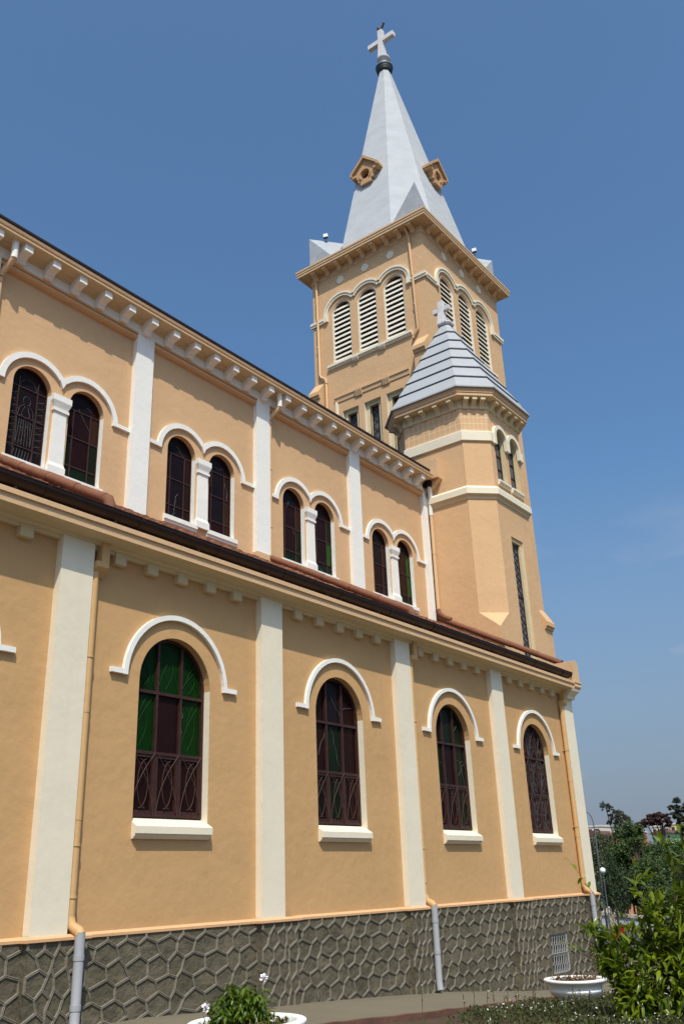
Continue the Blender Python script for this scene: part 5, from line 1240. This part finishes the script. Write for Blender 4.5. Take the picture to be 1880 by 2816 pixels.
def bush(x, y, zc, r, mat, label, seed):
    rn = random.Random(seed); t = thing('round_bush', (x, y, gz(x)-0.05), label, 'bush'); B0 = Vector(t.location); h = zc-B0.z
    mb = MB(); mb.tube([(0, 0, 0), (0, 0, h)], 0.06, 6, r2=0.03); mb.build('stem', 'bark', t, B0)
    mb = MB(); crown(mb, (0, 0, h), r, r, max(r*0.9, h*0.9), 6000, 0.09, rn, 50); mb.build('foliage', mat, t, B0)
bush(46.5, 8.62, -0.85, 0.72, 'leaf_dark', 'round clipped dark bush at the foot of the globe lamp', 41)
# slender young tree with sparse tufts above the leafy trees
def sparse(x, y, zb_, tufts, label, seed, mat):
    rn = random.Random(seed); t = thing('slender_tree', (x, y, zb_), label, 'tree', 'trees beyond the road'); B0 = Vector(t.location)
    y = (y+10)*x/70-10; t.location.y = y; B0 = Vector(t.location); mb = MB(); tr = MB(); top = max(q[2] for q in tufts)*x/70
    tr.tube([(0, 0, 0), (0, -0.05, (top-zb_)*0.6), (0, (tufts[0][1]+10)*x/70-10-y, top-zb_)], 0.10, 7, r2=0.03)
    tufts = [(x, (b_+10)*x/70-10, c_*x/70, d_*x/70) for _, b_, c_, d_ in tufts]
    for tx_, ty_, tz_, tr_ in tufts:
        tr.tube([(0, (ty_-y)*0.15, (tz_-zb_)*0.72), (tx_-x, ty_-y, tz_-zb_)], 0.035, 5, r2=0.015); crown(mb, (tx_-x, ty_-y, tz_-zb_), tr_, tr_, tr_*0.9, 620, 0.10, rn, 12)
    tr.build('trunk', 'bark', t, B0); mb.build('crown', mat, t, B0)
sparse(72, 17.2, gz(72), [(72, 17.75, 4.65, 0.42), (72, 17.3, 4.45, 0.35), (72, 17.1, 4.0, 0.45), (72, 16.75, 3.75, 0.42), (72, 17.5, 3.85, 0.35), (72, 17.6, 3.45, 0.25), (72, 17.0, 3.3, 0.4)], 'slender young tree with sparse reddish tufts rising left of the pointed tree', 51, 'needle')
sparse(73, 16.7, gz(73), [(73, 16.75, 4.0, 0.42), (73, 16.55, 3.7, 0.45), (73, 16.95, 3.6, 0.4), (73, 16.3, 3.55, 0.4)], 'thin pale tree with small tufts directly behind the pointed tree', 53, 'leaf_tree2')
def pine(x, y, zb_, tufts, label, seed, mat, lean):
    rn = random.Random(seed); t = thing('pine_tree', (x, y, zb_), label, 'tree', 'pines on the rise beyond the road'); B0 = Vector(t.location)
    y = (y+10)*x/70-10; t.location.y = y; B0 = Vector(t.location); k_ = x/70; tufts = [((a_+10)*k_-10, b_*k_, c_*k_, d_*k_) for a_, b_, c_, d_ in tufts]; tr = MB(); mb = MB(); top = max(q[1] for q in tufts)-zb_
    pts = [(0, 0, 0), (0, lean*0.3, top*0.45), (0, lean, top*0.72), (0, lean*0.9, top*0.95)]; tr.tube(pts, 0.17, 8, r2=0.05)
    for ty_, tz_, ry_, rz_ in tufts:
        tr.tube([(0, lean*0.8, top*rn.uniform(0.62, 0.8)), (0, (ty_-y)*0.6, (tz_-zb_)-rz_*0.6), (0, ty_-y, tz_-zb_)], 0.06, 6, r2=0.02)
        crown(mb, (0, ty_-y, tz_-zb_), 0.6, ry_, rz_, int(1500*ry_/0.5), 0.13, rn, 18)
    tr.build('trunk', 'bark', t, B0); mb.build('crown', mat, t, B0)
pine(80, 13.9, gz(80), [(15.2, 3.15, 0.45, 0.25), (14.7, 3.35, 0.45, 0.32), (14.2, 3.6, 0.5, 0.34), (13.7, 3.7, 0.5, 0.30), (13.35, 3.45, 0.5, 0.36), (13.2, 3.15, 0.4, 0.3), (14.1, 3.2, 0.55, 0.25)], 'flat topped pine with rusty dark needles left of the tallest pine', 61, 'needle_red', -0.3)
pine(80, 12.3, gz(80), [(12.3, 4.65, 0.35, 0.22), (12.65, 4.2, 0.38, 0.22), (12.2, 4.15, 0.4, 0.25), (12.6, 3.75, 0.3, 0.2), (12.25, 3.5, 0.45, 0.3), (12.2, 3.0, 0.4, 0.3), (11.6, 4.0, 0.6, 0.5), (12.35, 2.5, 0.35, 0.3)], 'tallest dark pine at the right edge', 63, 'needle', 0.1)
def house(x, y0_, y1_, z1_, wallm, label, roofm=None, rise=0.9, floors=3, cols=4, dx=9):
    zb_ = gz(x)-1; t = thing('house', (x, (y0_+y1_)/2, zb_), label, 'house', 'houses on the hill beyond the trees')
    mb = MB(); mb.box(x, x+dx, y0_, y1_, zb_, z1_); mb.build('wall', wallm, t)
    if roofm:
        mb = MB(); ym = (y0_+y1_)/2; mb.prism([(y0_-0.4, z1_), (y1_+0.4, z1_), (ym+0.6, z1_+rise), (ym-0.6, z1_+rise)], x-0.4, x+dx+0.4, 'x'); mb.build('roof', roofm, t)
    else:
        mb = MB(); mb.box(x-0.12, x+dx, y0_-0.12, y1_+0.12, z1_, z1_+0.25); mb.build('roof', 'b_white', t)
    for f in range(floors):
        for c in range(cols):
            yy = y0_+(y1_-y0_)*(c+0.5)/cols; zz = z1_-0.75-1.5*f; w_ = (y1_-y0_)/cols*0.26
            mb = MB(); mb.box(x-0.06, x+0.02, yy-w_-0.06, yy+w_+0.06, zz-0.46, zz+0.46); wf = mb.build('window', 'b_white', t)
            mb = MB(); mb.box(x-0.09, x-0.055, yy-w_, yy+w_, zz-0.40, zz+0.40); mb.build('pane', 'b_glass', wf)
house(150, 50.6, 54.0, 5.55, 'b_white', 'white house with a maroon roof beside the church corner', 'b_roof', 0.85, 2, 4)
house(158, 54.0, 58.0, 7.35, 'b_white', 'white house with a flat roof, cut by the church corner behind the maroon roof', None, 0, 2, 3)
house(152, 47.2, 49.9, 6.0, 'b_pink', 'salmon pink house left of the pointed tree', None, 0, 2, 3)
house(150, 39.5, 42.6, 5.3, 'b_green', 'mint green house behind the pines', 'b_roof', 0.5, 2, 4)
house(156, 41.5, 44.5, 6.6, 'b_white', 'pale flat roofed house behind the mint green house', None, 0, 2, 3)
house(155, 38.2, 41.1, 6.75, 'b_yellow', 'yellow house at the right behind the tallest pine', None, 0, 3, 3)
